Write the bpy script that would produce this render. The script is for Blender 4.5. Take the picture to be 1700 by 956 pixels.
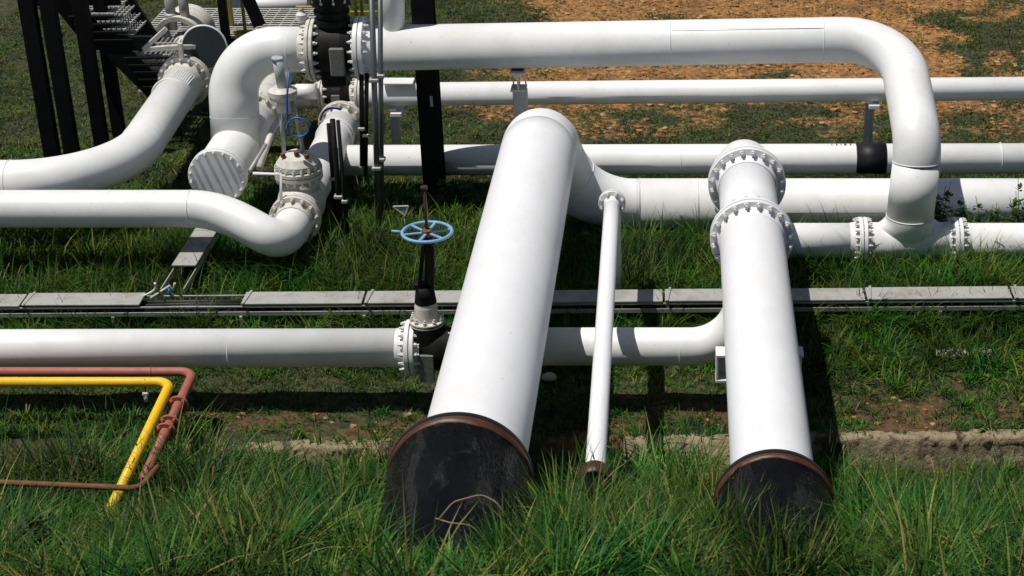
import bpy, bmesh, math, random
import numpy as np
from mathutils import Vector, Matrix, Quaternion
random.seed(7)
RNG = np.random.default_rng(11)
PI = math.pi
R = math.radians
for o in list(bpy.data.objects): bpy.data.objects.remove(o)
S = bpy.context.scene
COL = S.collection

# ------------------------------------------------------------------ camera, sky, sun, exposure
PITCH = R(25.9); CH = 7.6; FPX = 2880.0; PPX = 1118.0; PPY = 478.0
cam = bpy.data.cameras.new('camera'); camo = bpy.data.objects.new('camera', cam); COL.objects.link(camo)
camo.location = (0, 0, CH); camo.rotation_euler = (PI/2-PITCH, 0, 0)
cam.sensor_width = 36; cam.lens = FPX/1700*36; cam.shift_x = -(PPX-850)/1700
cam.clip_end = 2000; cam.clip_start = .1
cam.dof.use_dof = True; cam.dof.focus_distance = 16.0; cam.dof.aperture_fstop = 5.0
S.camera = camo
LIGHT = Vector((.32, .085, -.93)).normalized()          # the way sunlight travels
sun = bpy.data.lights.new('sun', 'SUN'); sun.energy = 5.0; sun.angle = R(.53); sun.color = (1, .965, .9)
so = bpy.data.objects.new('sun', sun); COL.objects.link(so)
so.rotation_euler = (-LIGHT).to_track_quat('Z', 'Y').to_euler()
W = bpy.data.worlds.new('World'); S.world = W; W.use_nodes = True
sky = W.node_tree.nodes.new('ShaderNodeTexSky'); sky.sky_type = 'NISHITA'; sky.sun_disc = False
sky.sun_elevation = math.asin(-LIGHT.z); sky.sun_rotation = math.atan2(-LIGHT.x, -LIGHT.y)
bg = W.node_tree.nodes['Background']; bg.inputs[1].default_value = .05
W.node_tree.links.new(sky.outputs[0], bg.inputs[0])
S.view_settings.view_transform = 'Standard'; S.view_settings.look = 'None'
S.view_settings.exposure = -.26; S.view_settings.gamma = 1
S.render.engine = 'CYCLES'

# ------------------------------------------------------------------ pixel of the survey photo -> world point
CP, SP = math.cos(PITCH), math.sin(PITCH)
def ray(x, y):
    r = (x-PPX)/FPX; d = (y-PPY)/FPX
    return Vector((r, CP-d*SP, -SP-d*CP))
def PY(x, y, Y):
    v = ray(x, y); return Vector((0, 0, CH)) + v*(Y/v.y)
def PZ(x, y, z):
    v = ray(x, y); return Vector((0, 0, CH)) + v*((z-CH)/v.z)

# ------------------------------------------------------------------ materials
def nodes(name):
    m = bpy.data.materials.new(name); m.use_nodes = True
    return m, m.node_tree.nodes, m.node_tree.links, m.node_tree.nodes['Principled BSDF']
def ramp(n, a, b, ca, cb):
    r = n.new('ShaderNodeValToRGB'); e = r.color_ramp.elements
    e[0].position = a; e[0].color = ca; e[1].position = b; e[1].color = cb
    return r
def c4(c): return (c[0], c[1], c[2], 1)
def paint(name, col, dirt, rough=.38, metal=0, amount=.35, scale=3.0, bump=.02, spots=None, stretch=(1, 1, 1)):
    m, n, l, p = nodes(name)
    tc = n.new('ShaderNodeTexCoord'); mp = n.new('ShaderNodeMapping'); mp.inputs['Scale'].default_value = stretch
    l.new(tc.outputs['Object'], mp.inputs[0])
    a = n.new('ShaderNodeTexNoise'); a.inputs['Scale'].default_value = scale; a.inputs['Detail'].default_value = 9; a.inputs['Roughness'].default_value = .65
    l.new(mp.outputs[0], a.inputs[0])
    r = ramp(n, .45, .78, (0, 0, 0, 1), (amount, amount, amount, 1)); l.new(a.outputs[0], r.inputs[0])
    mx = n.new('ShaderNodeMixRGB'); mx.inputs[1].default_value = c4(col); mx.inputs[2].default_value = c4(dirt)
    l.new(r.outputs[0], mx.inputs[0]); out = mx.outputs[0]
    if spots:
        v = n.new('ShaderNodeTexNoise'); v.inputs['Scale'].default_value = spots[0]; v.inputs['Detail'].default_value = 3
        l.new(tc.outputs['Object'], v.inputs[0])
        r2 = ramp(n, spots[1], spots[1]+.05, (0, 0, 0, 1), (1, 1, 1, 1)); l.new(v.outputs[0], r2.inputs[0])
        m2 = n.new('ShaderNodeMixRGB'); m2.inputs[2].default_value = c4(spots[2]); l.new(r2.outputs[0], m2.inputs[0]); l.new(out, m2.inputs[1]); out = m2.outputs[0]
    l.new(out, p.inputs['Base Color'])
    rr = ramp(n, .3, .8, (rough, rough, rough, 1), (min(1, rough+.22),)*3+(1,)); l.new(a.outputs[0], rr.inputs[0]); l.new(rr.outputs[0], p.inputs['Roughness'])
    p.inputs['Metallic'].default_value = metal
    if bump:
        b = n.new('ShaderNodeBump'); b.inputs['Strength'].default_value = bump; b.inputs['Distance'].default_value = .05
        l.new(a.outputs[0], b.inputs['Height']); l.new(b.outputs[0], p.inputs['Normal'])
    return m
M = {}
M['white'] = paint('white_pipe_paint', (.80, .80, .80), (.56, .54, .48), .36, amount=.5, scale=2.6, bump=.035, spots=(38, .72, (.30, .26, .20)))
M['white_big'] = paint('white_main_paint', (.80, .80, .82), (.60, .59, .56), .42, amount=.55, scale=2.4, bump=.035, spots=(33, .725, (.36, .32, .27)), stretch=(1, .45, 1))
M['white_old'] = paint('weathered_white_paint', (.66, .64, .58), (.30, .26, .17), .5, amount=.75, scale=9, bump=.06, spots=(14, .70, (.22, .12, .05)))
M['grey'] = paint('grey_paint', (.42, .44, .45), (.25, .25, .23), .5, amount=.6, scale=8)
M['galv'] = paint('galvanised_steel', (.42, .42, .40), (.25, .23, .18), .5, metal=.35, amount=.6, scale=7, bump=.04, spots=(6, .70, (.30, .17, .07)))
M['lid'] = paint('dusty_tray_lid', (.37, .37, .35), (.22, .20, .15), .62, metal=.1, amount=.9, scale=5, bump=.05, spots=(9, .70, (.33, .17, .07)))
M['nut'] = paint('painted_bolt_steel', (.62, .62, .60), (.20, .14, .08), .45, amount=.8, scale=30, bump=0)
M['black'] = paint('black_steel_paint', (.006, .006, .007), (.014, .013, .013), .6, amount=.8, scale=6)
M['conduit'] = paint('dark_zinc_tube', (.13, .14, .15), (.07, .07, .07), .35, metal=.6, amount=.7, scale=8, bump=0)
M['blackv'] = paint('black_valve_paint', (.006, .006, .006), (.020, .019, .017), .5, amount=.9, scale=7, bump=.05)
M['wrap'] = paint('black_wrapping_tape', (.010, .010, .012), (.02, .02, .02), .45, amount=.8, scale=5, bump=.04)
M['plate'] = paint('dull_cast_face', (.19, .19, .17), (.10, .10, .09), .7, amount=.9, scale=30, bump=.1)
M['yellow'] = paint('yellow_pipe_paint', (.80, .50, .007), (.52, .31, .012), .4, amount=.5, scale=6, bump=.02)
M['olive'] = paint('faded_yellow_paint', (.42, .36, .05), (.20, .17, .04), .55, amount=.7, scale=8)
M['red'] = paint('red_primer_paint', (.34, .105, .075), (.22, .07, .04), .5, amount=.7, scale=9, bump=.04)
M['rust'] = paint('rusty_steel', (.17, .07, .03), (.07, .03, .015), .75, amount=.9, scale=14, bump=.15)
M['stem'] = paint('dark_greasy_stem', (.030, .017, .012), (.09, .045, .025), .5, amount=.7, scale=14, bump=.05)
M['blue'] = paint('pale_blue_paint', (.20, .38, .64), (.13, .20, .30), .45, amount=.75, scale=14)
M['hose'] = paint('blue_hose_plastic', (.02, .09, .36), (.02, .07, .25), .35, amount=.4, scale=8, bump=0)
M['door'] = paint('dark_door_face', (.030, .036, .042), (.055, .06, .065), .5, amount=.8, scale=3, bump=.03)
M['cable'] = paint('black_cable_sheath', (.012, .012, .014), (.03, .03, .03), .5, amount=.5, scale=8, bump=0)
M['wire'] = paint('white_wire_sheath', (.6, .6, .58), (.4, .38, .33), .5, amount=.5, scale=10, bump=0)
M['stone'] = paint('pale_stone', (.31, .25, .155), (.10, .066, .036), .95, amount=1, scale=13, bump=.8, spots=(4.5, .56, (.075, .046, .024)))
M['rock'] = paint('pale_rock', (.50, .45, .36), (.30, .24, .17), .9, amount=.9, scale=12, bump=.4)
M['straw'] = paint('dry_stalk', (.26, .20, .12), (.14, .10, .06), .8, amount=.8, scale=14, bump=0)

for k_, v_ in (('black', .16), ('blackv', .16), ('wrap', .3), ('door', .3)): M[k_].node_tree.nodes['Principled BSDF'].inputs['Specular IOR Level'].default_value = v_
def tar():
    m, n, l, p = nodes('black_tar_wrap')
    tc = n.new('ShaderNodeTexCoord'); mp = n.new('ShaderNodeMapping'); mp.inputs['Scale'].default_value = (3.2, 1.3, 2.2); mp.inputs['Rotation'].default_value = (.3, .2, .5)
    l.new(tc.outputs['Object'], mp.inputs[0])
    a = n.new('ShaderNodeTexNoise'); a.inputs['Scale'].default_value = 1.6; a.inputs['Detail'].default_value = 5; a.inputs['Distortion'].default_value = .8; l.new(mp.outputs[0], a.inputs[0])
    f = n.new('ShaderNodeTexNoise'); f.inputs['Scale'].default_value = 16; f.inputs['Detail'].default_value = 6; f.inputs['Distortion'].default_value = 1.5; l.new(mp.outputs[0], f.inputs[0])
    r = ramp(n, .52, .60, (.0025, .0025, .003, 1), (.016, .016, .016, 1)); l.new(a.outputs[0], r.inputs[0]); l.new(r.outputs[0], p.inputs['Base Color'])
    q = ramp(n, .48, .62, (.10, .10, .10, 1), (.34, .34, .34, 1)); l.new(a.outputs[0], q.inputs[0]); l.new(q.outputs[0], p.inputs['Roughness'])
    b = n.new('ShaderNodeBump'); b.inputs['Strength'].default_value = .7; b.inputs['Distance'].default_value = .035
    l.new(f.outputs[0], b.inputs['Height']); l.new(b.outputs[0], p.inputs['Normal']); p.inputs['Specular IOR Level'].default_value = .13
    return m
M['tar'] = tar()

def rustband():
    return paint('rust_brown_primer', (.075, .026, .011), (.022, .010, .007), .4, amount=1, scale=6, bump=.2)
M['band'] = rustband()

def blades(name, stops, rough=.5, trans=.3):
    m, n, l, p = nodes(name)
    g = n.new('ShaderNodeNewGeometry'); r = n.new('ShaderNodeValToRGB'); e = r.color_ramp.elements
    while len(e) < len(stops): e.new(.5)
    for k, (t, c) in enumerate(stops): e[k].position = t; e[k].color = c4(c)
    l.new(g.outputs['Random Per Island'], r.inputs[0])
    tc = n.new('ShaderNodeTexCoord'); a = n.new('ShaderNodeTexNoise'); a.inputs['Scale'].default_value = .9; a.inputs['Detail'].default_value = 4
    l.new(tc.outputs['Object'], a.inputs[0])
    h = n.new('ShaderNodeHueSaturation'); l.new(r.outputs[0], h.inputs['Color'])
    q = n.new('ShaderNodeMapRange'); q.inputs[1].default_value = .3; q.inputs[2].default_value = .7; q.inputs[3].default_value = .38; q.inputs[4].default_value = 1.45
    l.new(a.outputs[0], q.inputs[0]); l.new(q.outputs[0], h.inputs['Value'])
    a2 = n.new('ShaderNodeTexNoise'); a2.inputs['Scale'].default_value = 1.7; a2.inputs['Detail'].default_value = 2; l.new(tc.outputs['Object'], a2.inputs[0])
    q2 = n.new('ShaderNodeMapRange'); q2.inputs[1].default_value = .35; q2.inputs[2].default_value = .65; q2.inputs[3].default_value = .485; q2.inputs[4].default_value = .550
    l.new(a2.outputs[0], q2.inputs[0]); l.new(q2.outputs[0], h.inputs['Hue']); h.inputs['Saturation'].default_value = .96
    l.new(h.outputs[0], p.inputs['Base Color']); p.inputs['Roughness'].default_value = rough; p.inputs['Specular IOR Level'].default_value = .14
    t = n.new('ShaderNodeBsdfTranslucent'); l.new(h.outputs[0], t.inputs[0])
    x = n.new('ShaderNodeMixShader'); x.inputs[0].default_value = trans
    l.new(p.outputs[0], x.inputs[1]); l.new(t.outputs[0], x.inputs[2]); l.new(x.outputs[0], n['Material Output'].inputs[0])
    return m
M['grass_tall'] = blades('tall_grass_blades', [(0, (.010, .034, .004)), (.4, (.034, .092, .009)), (.75, (.076, .155, .016)), (.91, (.16, .23, .035)), (.968, (.30, .22, .08))], .5, .30)
M['grass_mid'] = blades('meadow_grass_blades', [(0, (.011, .036, .004)), (.5, (.046, .118, .009)), (.85, (.118, .210, .016)), (.96, (.22, .20, .05))], .5, .30)
M['grass_short'] = blades('lawn_grass_blades', [(0, (.016, .040, .005)), (.5, (.040, .076, .008)), (.85, (.090, .115, .016)), (.95, (.20, .15, .045))], trans=.25)
M['leaf'] = blades('weed_leaves', [(0, (.030, .075, .016)), (.6, (.055, .120, .025)), (.9, (.11, .16, .04))], trans=.25)

def ground_mat():
    m, n, l, p = nodes('soil_and_thatch')
    at = n.new('ShaderNodeAttribute'); at.attribute_name = 'soil'
    tc = n.new('ShaderNodeTexCoord')
    def noise(s, d=6, rg=.6):
        a = n.new('ShaderNodeTexNoise'); a.inputs['Scale'].default_value = s; a.inputs['Detail'].default_value = d; a.inputs['Roughness'].default_value = rg
        l.new(tc.outputs['Object'], a.inputs[0]); return a
    a = noise(1.6, 8, .7); b = noise(13, 6); c = noise(45, 3)
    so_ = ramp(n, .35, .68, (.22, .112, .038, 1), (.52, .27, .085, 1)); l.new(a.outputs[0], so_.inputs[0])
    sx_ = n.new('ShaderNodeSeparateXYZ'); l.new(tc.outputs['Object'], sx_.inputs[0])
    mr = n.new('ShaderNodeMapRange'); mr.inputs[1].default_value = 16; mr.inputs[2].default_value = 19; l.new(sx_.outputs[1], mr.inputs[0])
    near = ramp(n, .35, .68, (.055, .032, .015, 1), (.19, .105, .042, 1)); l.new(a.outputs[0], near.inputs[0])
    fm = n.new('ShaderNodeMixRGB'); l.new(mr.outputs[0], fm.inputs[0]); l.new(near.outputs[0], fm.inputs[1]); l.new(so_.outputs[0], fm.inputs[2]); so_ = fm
    s2 = n.new('ShaderNodeMixRGB'); s2.blend_type = 'MULTIPLY'; s2.inputs[0].default_value = 1
    rb = ramp(n, .35, .62, (.35, .32, .28, 1), (1.15, 1.1, 1.05, 1)); l.new(b.outputs[0], rb.inputs[0]); l.new(so_.outputs[0], s2.inputs[1]); l.new(rb.outputs[0], s2.inputs[2])
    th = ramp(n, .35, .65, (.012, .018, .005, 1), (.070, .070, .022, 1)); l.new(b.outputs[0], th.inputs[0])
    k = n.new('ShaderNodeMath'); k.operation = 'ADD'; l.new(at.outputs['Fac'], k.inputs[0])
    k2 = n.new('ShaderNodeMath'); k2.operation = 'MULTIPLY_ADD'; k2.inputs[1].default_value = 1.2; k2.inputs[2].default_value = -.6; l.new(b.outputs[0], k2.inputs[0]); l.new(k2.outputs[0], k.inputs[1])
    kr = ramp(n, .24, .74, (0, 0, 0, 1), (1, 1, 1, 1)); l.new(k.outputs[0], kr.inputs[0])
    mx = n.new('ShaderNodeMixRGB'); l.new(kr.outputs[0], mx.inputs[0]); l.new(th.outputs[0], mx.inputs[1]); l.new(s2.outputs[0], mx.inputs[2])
    st = ramp(n, .70, .74, (0, 0, 0, 1), (1, 1, 1, 1)); l.new(c.outputs[0], st.inputs[0])
    m3 = n.new('ShaderNodeMixRGB'); m3.inputs[2].default_value = (.42, .33, .22, 1); l.new(st.outputs[0], m3.inputs[0]); l.new(mx.outputs[0], m3.inputs[1])
    l.new(m3.outputs[0], p.inputs['Base Color']); p.inputs['Roughness'].default_value = .95
    bm = n.new('ShaderNodeBump'); bm.inputs['Strength'].default_value = 1; bm.inputs['Distance'].default_value = .06; l.new(b.outputs[0], bm.inputs['Height']); l.new(bm.outputs[0], p.inputs['Normal'])
    return m
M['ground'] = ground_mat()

# ------------------------------------------------------------------ mesh helpers
def frame(ax):
    ax = Vector(ax).normalized()
    u = ax.cross(Vector((0, 0, 1)))
    if u.length < 1e-4: u = ax.cross(Vector((0, 1, 0)))
    u.normalize(); return ax, u, ax.cross(u).normalized()
class MB:
    def __init__(s): s.v = []; s.f = []; s.sm = []
    def face(s, idx, smooth=False): s.f.append(tuple(idx)); s.sm.append(smooth)
    def tube(s, path, rad, seg=40, cap=True):
        P = [Vector(p) for p in path]; n = len(P)
        rr = rad if isinstance(rad, (list, tuple)) else [rad]*n
        T = []
        for i in range(n):
            a = P[max(i-1, 0)]; b = P[min(i+1, n-1)]; T.append((b-a).normalized())
        ax, u, w = frame(T[0]); base = len(s.v)
        for i in range(n):
            if i:
                q = T[i-1].rotation_difference(T[i]); u = q @ u
            w = T[i].cross(u).normalized(); u = w.cross(T[i]).normalized()
            for k in range(seg):
                t = 2*PI*k/seg; s.v.append(P[i]+(u*math.cos(t)+w*math.sin(t))*rr[i])
        for i in range(n-1):
            for k in range(seg):
                a = base+i*seg+k; b = base+i*seg+(k+1) % seg
                s.face((a, b, b+seg, a+seg), True)
        if cap:
            s.face([base+k for k in range(seg)][::-1]); s.face([base+(n-1)*seg+k for k in range(seg)])
        return s
    def lathe(s, prof, org, ax, seg=48, a0=0, a1=2*PI):
        ax, u, w = frame(ax); org = Vector(org); full = abs(a1-a0-2*PI) < 1e-6
        ns = seg if full else seg+1
        for (x0, r0), (x1, r1) in zip(prof[:-1], prof[1:]):
            base = len(s.v)
            for (x, r) in ((x0, r0), (x1, r1)):
                for k in range(ns):
                    t = a0+(a1-a0)*k/seg; s.v.append(org+ax*x+(u*math.cos(t)+w*math.sin(t))*max(r, 1e-4))
            for k in range(seg):
                a = base+k; b = base+(k+1) % ns
                s.face((a, b, b+ns, a+ns), True)
        return s
    def cyl(s, a, b, r, seg=20, r2=None):
        return s.tube([a, b], [r, r if r2 is None else r2], seg)
    def box(s, c, size, ax=None, bev=.006):
        c = Vector(c); hx, hy, hz = (x/2 for x in size); bev = min(bev, hx*.4, hy*.4, hz*.4)
        mt = ax if ax is not None else Matrix.Identity(3)
        bm = bmesh.new(); bmesh.ops.create_cube(bm, size=1)
        for v in bm.verts: v.co = Vector((v.co.x*hx*2, v.co.y*hy*2, v.co.z*hz*2))
        if bev > 0: bmesh.ops.bevel(bm, geom=list(bm.edges), offset=bev, segments=1, affect='EDGES')
        base = len(s.v)
        for v in bm.verts: s.v.append(c+mt @ v.co)
        bm.verts.index_update()
        for f in bm.faces: s.face([base+v.index for v in f.verts])
        bm.free(); return s
    def beam(s, a, b, w, h, up=(0, 0, 1), bev=.004):
        a = Vector(a); b = Vector(b); d = (b-a); L = d.length; d.normalize()
        u = Vector(up); x = d.cross(u)
        if x.length < 1e-3: x = d.cross(Vector((0, 1, 0)))
        x.normalize(); z = x.cross(d)
        mt = Matrix((x, d, z)).transposed()
        return s.box((a+b)/2, (w, L, h), mt, bev)
    def torus(s, c, ax, r, t, seg=48, ts=10):
        ax, u, w = frame(ax); c = Vector(c); base = len(s.v)
        for k in range(seg):
            a = 2*PI*k/seg; d = u*math.cos(a)+w*math.sin(a)
            for j in range(ts):
                b = 2*PI*j/ts; s.v.append(c+d*(r+t*math.cos(b))+ax*t*math.sin(b))
        for k in range(seg):
            for j in range(ts):
                s.face((base+k*ts+j, base+((k+1) % seg)*ts+j, base+((k+1) % seg)*ts+(j+1) % ts, base+k*ts+(j+1) % ts), True)
        return s
    def mesh(s, name, mat, off=Vector((0, 0, 0))):
        me = bpy.data.meshes.new(name)
        me.from_pydata([tuple(v-off) for v in s.v], [], s.f)
        me.polygons.foreach_set('use_smooth', s.sm)
        bm = bmesh.new(); bm.from_mesh(me); bmesh.ops.recalc_face_normals(bm, faces=bm.faces); bm.to_mesh(me); bm.free()
        me.materials.append(mat); me.update(); return me
class Thing:
    def __init__(s, name, loc, label, cat, group=None, kind=None):
        s.o = bpy.data.objects.new(name, None); COL.objects.link(s.o); s.loc = Vector(loc); s.o.location = s.loc
        s.o.empty_display_size = .2
        s.o['label'] = label; s.o['category'] = cat
        if group: s.o['group'] = group
        if kind: s.o['kind'] = kind
    def part(s, name, mb, mat, parent=None, label=None):
        o = bpy.data.objects.new(name, mb.mesh(name, mat, s.loc)); COL.objects.link(o); o.parent = parent or s.o
        if label: o['label'] = label
        return o
    def inst(s, name, me, mtx, parent):
        o = bpy.data.objects.new(name, me); COL.objects.link(o); o.parent = parent
        m = mtx.copy(); m.translation = m.translation-s.loc; o.matrix_local = m
        return o
def solo(name, mb, mat, label, cat, group=None):
    lo = Vector((min(v.x for v in mb.v), min(v.y for v in mb.v), min(v.z for v in mb.v))); hi = Vector((max(v.x for v in mb.v), max(v.y for v in mb.v), 0))
    c = Vector(((lo.x+hi.x)/2, (lo.y+hi.y)/2, lo.z))
    o = bpy.data.objects.new(name, mb.mesh(name, mat, c)); COL.objects.link(o); o.location = c
    o['label'] = label; o['category'] = cat
    if group: o['group'] = group
    return o
def route(pts, rad, n=14):
    P = [Vector(p) for p in pts]; out = [P[0]]
    rads = rad if isinstance(rad, (list, tuple)) else [rad]*(len(P)-2)
    for i in range(1, len(P)-1):
        a = (P[i-1]-P[i]).normalized(); b = (P[i+1]-P[i]).normalized(); ang = a.angle(b)
        d = rads[i-1]/math.tan(ang/2); d = min(d, (P[i-1]-P[i]).length*.95, (P[i+1]-P[i]).length*.95); r = d*math.tan(ang/2)
        c = P[i]+(a+b).normalized()*(r/math.sin(ang/2)); s0 = P[i]+a*d-c; s1 = P[i]+b*d-c; tot = s0.angle(s1); ax = s0.cross(s1).normalized()
        for k in range(n+1): out.append(c+Quaternion(ax, tot*k/n) @ s0)
    out.append(P[-1]); return out
def bez(p0, h0, h1, p1, n=24):
    p0, h0, h1, p1 = map(Vector, (p0, h0, h1, p1)); out = []
    for k in range(n+1):
        t = k/n; q = 1-t; out.append(p0*q**3+h0*3*q*q*t+h1*3*q*t*t+p1*t**3)
    return out
def lerp(a, b, n): return [a+(b-a)*k/n for k in range(n+1)]
_bolts = {}
def bolt_mesh(T, r, mat):
    key = (round(T, 3), round(r, 4), mat.name)
    if key not in _bolts:
        mb = MB(); mb.cyl((0, 0, -T/2-r*2.6), (0, 0, T/2+r*2.6), r*.55, 8)
        for sg in (-1, 1): mb.tube([(0, 0, sg*T/2), (0, 0, sg*(T/2+r*1.5))], r, 6)
        for i in range(len(mb.sm)): mb.sm[i] = False
        _bolts[key] = mb.mesh('bolt', mat)
    return _bolts[key]
def flange(th, c, ax, ro, rp, T=.10, n=16, br=.022, mat=None, bmat=None, pair=True, hub=True, parent=None, rot=.5, bolts=True):
    mat = mat or M['white']; bmat = bmat or M['nut']; c = Vector(c); ch = .005
    rb = (ro+rp*1.1)/2
    pr = []
    if hub: pr += [(-T/2-.09, rp*1.003), (-T/2, rp*1.10)]
    else: pr += [(-T/2, rp*.98)]
    pr += [(-T/2, ro-ch), (-T/2+ch, ro)]
    if pair: pr += [(-.006, ro), (-.006, ro*.87), (.006, ro*.87), (.006, ro)]
    pr += [(T/2-ch, ro), (T/2, ro-ch)]
    pr += [(T/2, rp*1.10), (T/2+.09, rp*1.003)] if hub else [(T/2, rp*.98)]
    fl = th.part('flange', MB().lathe(pr, c, ax, 56), mat, parent)
    if bolts:
        bm = bolt_mesh(T, br, bmat); a, u, w = frame(ax)
        for k in range(n):
            t = 2*PI*(k+rot)/n; d = u*math.cos(t)+w*math.sin(t)
            mt = Matrix((u, w, a)).transposed().to_4x4() @ Matrix.Rotation(t, 4, 'Z'); mt.translation = c+d*rb
            th.inst('bolt', bm, mt, fl)
    return fl
def seam(mb, c, ax, r): mb.torus(c, ax, r, .0055, 56, 6)

# ------------------------------------------------------------------ ground
def vnoise(x, y, seed=0):
    xi = np.floor(x).astype(np.int64); yi = np.floor(y).astype(np.int64); fx = x-xi; fy = y-yi
    fx = fx*fx*(3-2*fx); fy = fy*fy*(3-2*fy)
    def h(a, b):
        k = (a*374761393+b*668265263+seed*982451653) & 0x7fffffff
        k = ((k ^ (k >> 13))*1274126177) & 0x7fffffff
        return ((k ^ (k >> 16)) & 0xffff)/65535.0
    return (h(xi, yi)*(1-fx)+h(xi+1, yi)*fx)*(1-fy)+(h(xi, yi+1)*(1-fx)+h(xi+1, yi+1)*fx)*fy
def fbm(x, y, seed=0, o=4):
    t = 0; a = .5; s = 0
    for k in range(o):
        t = t+a*vnoise(x*2**k, y*2**k, seed+k); s += a; a *= .55
    return t/s
def sst(a, b, x):
    t = np.clip((x-a)/(b-a), 0, 1); return t*t*(3-2*t)
def kerb_y(X): return 12.68+.035*X
def zg(X, Y):
    X = np.asarray(X, float); Y = np.asarray(Y, float)
    z = (fbm(X*.5, Y*.5, 5)-.5)*.10+(fbm(X*2.3, Y*2.3, 9)-.5)*.06
    e = kerb_y(X); d = e-Y
    z = z*sst(.0, .6, np.abs(d)+.15)
    z = z-.24*sst(-.02, .05, d)
    f0 = .25+.30*sst(.9, 1.7, X); z = z+np.where(d > f0, .45*(np.clip(d, f0, 25)-f0), 0)
    z = z-np.where(d > 8, .45*.97*(np.clip(d, 8, 25)-8), 0)
    return z
def soil(X, Y):
    X = np.asarray(X, float); Y = np.asarray(Y, float)
    n = fbm(X*.7, Y*.9, 21); n2 = fbm(X*2.2, Y*2.2, 33)
    far = sst(-2.9, -1.5, X+(n-.5)*2.0)*sst(20.2, 21.5, Y+(n-.5)*2.2)*(1-sst(26.5, 28.5, Y+(n-.5)*3))
    far = far*(1-.85*sst(.55, .72, n2*.5+n*.5+.13*sst(1.6, 4, X)))
    mid = sst(-3.4, -2.2, X)*sst(19.4, 20.2, Y)*(1-sst(21, 22, Y))*.50*sst(.44, .62, n2+.06)
    strip = sst(-.45, -.25, kerb_y(X)+.70-Y+(n-.5)*1.6-.15)*(1-sst(.2, .6, kerb_y(X)-Y))
    strip = strip*(.30+.70*sst(.42, .58, n2))
    strip = strip*.85*sst(-4.6, -4.0, X)
    pat = .5*sst(.66, .74, fbm(X*.9+7, Y*.9, 55))*(Y > 13)*(Y < 16)
    return np.clip(np.maximum.reduce([far, mid, strip, pat]), 0, 1)
def axis(a, b, st, ext):
    m = list(np.arange(a, b, st)); lo = []; hi = []; s = st; x = a
    while x > -ext: s *= 1.5; x -= s; lo.append(x)
    s = st; x = m[-1]
    while x < ext: s *= 1.5; x += s; hi.append(x)
    return np.array(lo[::-1]+m+hi)
gx = axis(-9, 7, .11, 400); gy = axis(6, 30, .09, 600)
GX, GY = np.meshgrid(gx, gy); GZ = zg(GX, GY); ny, nx = GX.shape
gm = bpy.data.meshes.new('ground')
idx = np.arange(nx*ny).reshape(ny, nx)
fc = np.stack([idx[:-1, :-1], idx[:-1, 1:], idx[1:, 1:], idx[1:, :-1]], -1).reshape(-1, 4)
gm.vertices.add(nx*ny); gm.vertices.foreach_set('co', np.stack([GX, GY, GZ], -1).astype(np.float32).ravel())
gm.loops.add(fc.size); gm.loops.foreach_set('vertex_index', fc.ravel().astype(np.int32))
gm.polygons.add(len(fc)); gm.polygons.foreach_set('loop_start', (np.arange(len(fc))*4).astype(np.int32))
gm.update(calc_edges=True); gm.polygons.foreach_set('use_smooth', np.ones(len(fc), bool))
at = gm.attributes.new('soil', 'FLOAT', 'POINT'); at.data.foreach_set('value', soil(GX, GY).astype(np.float32).ravel())
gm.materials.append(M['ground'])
go = bpy.data.objects.new('ground', gm); COL.objects.link(go); go['kind'] = 'structure'
go['label'] = 'uneven earth rising into a bank near the viewer'; go['category'] = 'ground'
# low stone edging at the foot of the bank
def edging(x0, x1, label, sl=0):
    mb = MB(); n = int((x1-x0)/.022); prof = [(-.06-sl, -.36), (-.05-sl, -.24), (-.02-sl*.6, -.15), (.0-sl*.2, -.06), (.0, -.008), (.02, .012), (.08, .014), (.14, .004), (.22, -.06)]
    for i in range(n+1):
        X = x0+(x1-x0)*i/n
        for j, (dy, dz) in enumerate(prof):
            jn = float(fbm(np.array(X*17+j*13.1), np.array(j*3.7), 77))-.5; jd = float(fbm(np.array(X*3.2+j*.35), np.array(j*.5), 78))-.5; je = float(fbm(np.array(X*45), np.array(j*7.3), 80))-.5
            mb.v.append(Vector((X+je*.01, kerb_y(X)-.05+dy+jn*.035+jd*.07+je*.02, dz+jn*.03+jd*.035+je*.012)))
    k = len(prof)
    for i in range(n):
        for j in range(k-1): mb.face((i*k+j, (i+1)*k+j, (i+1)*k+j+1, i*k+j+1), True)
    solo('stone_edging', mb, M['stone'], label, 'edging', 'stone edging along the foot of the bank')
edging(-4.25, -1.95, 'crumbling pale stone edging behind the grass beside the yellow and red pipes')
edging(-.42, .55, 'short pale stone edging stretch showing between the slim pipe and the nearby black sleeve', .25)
edging(1.0, 4.2, 'low stone edging with dark face running from the double-flanged pipe out of the picture')

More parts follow.
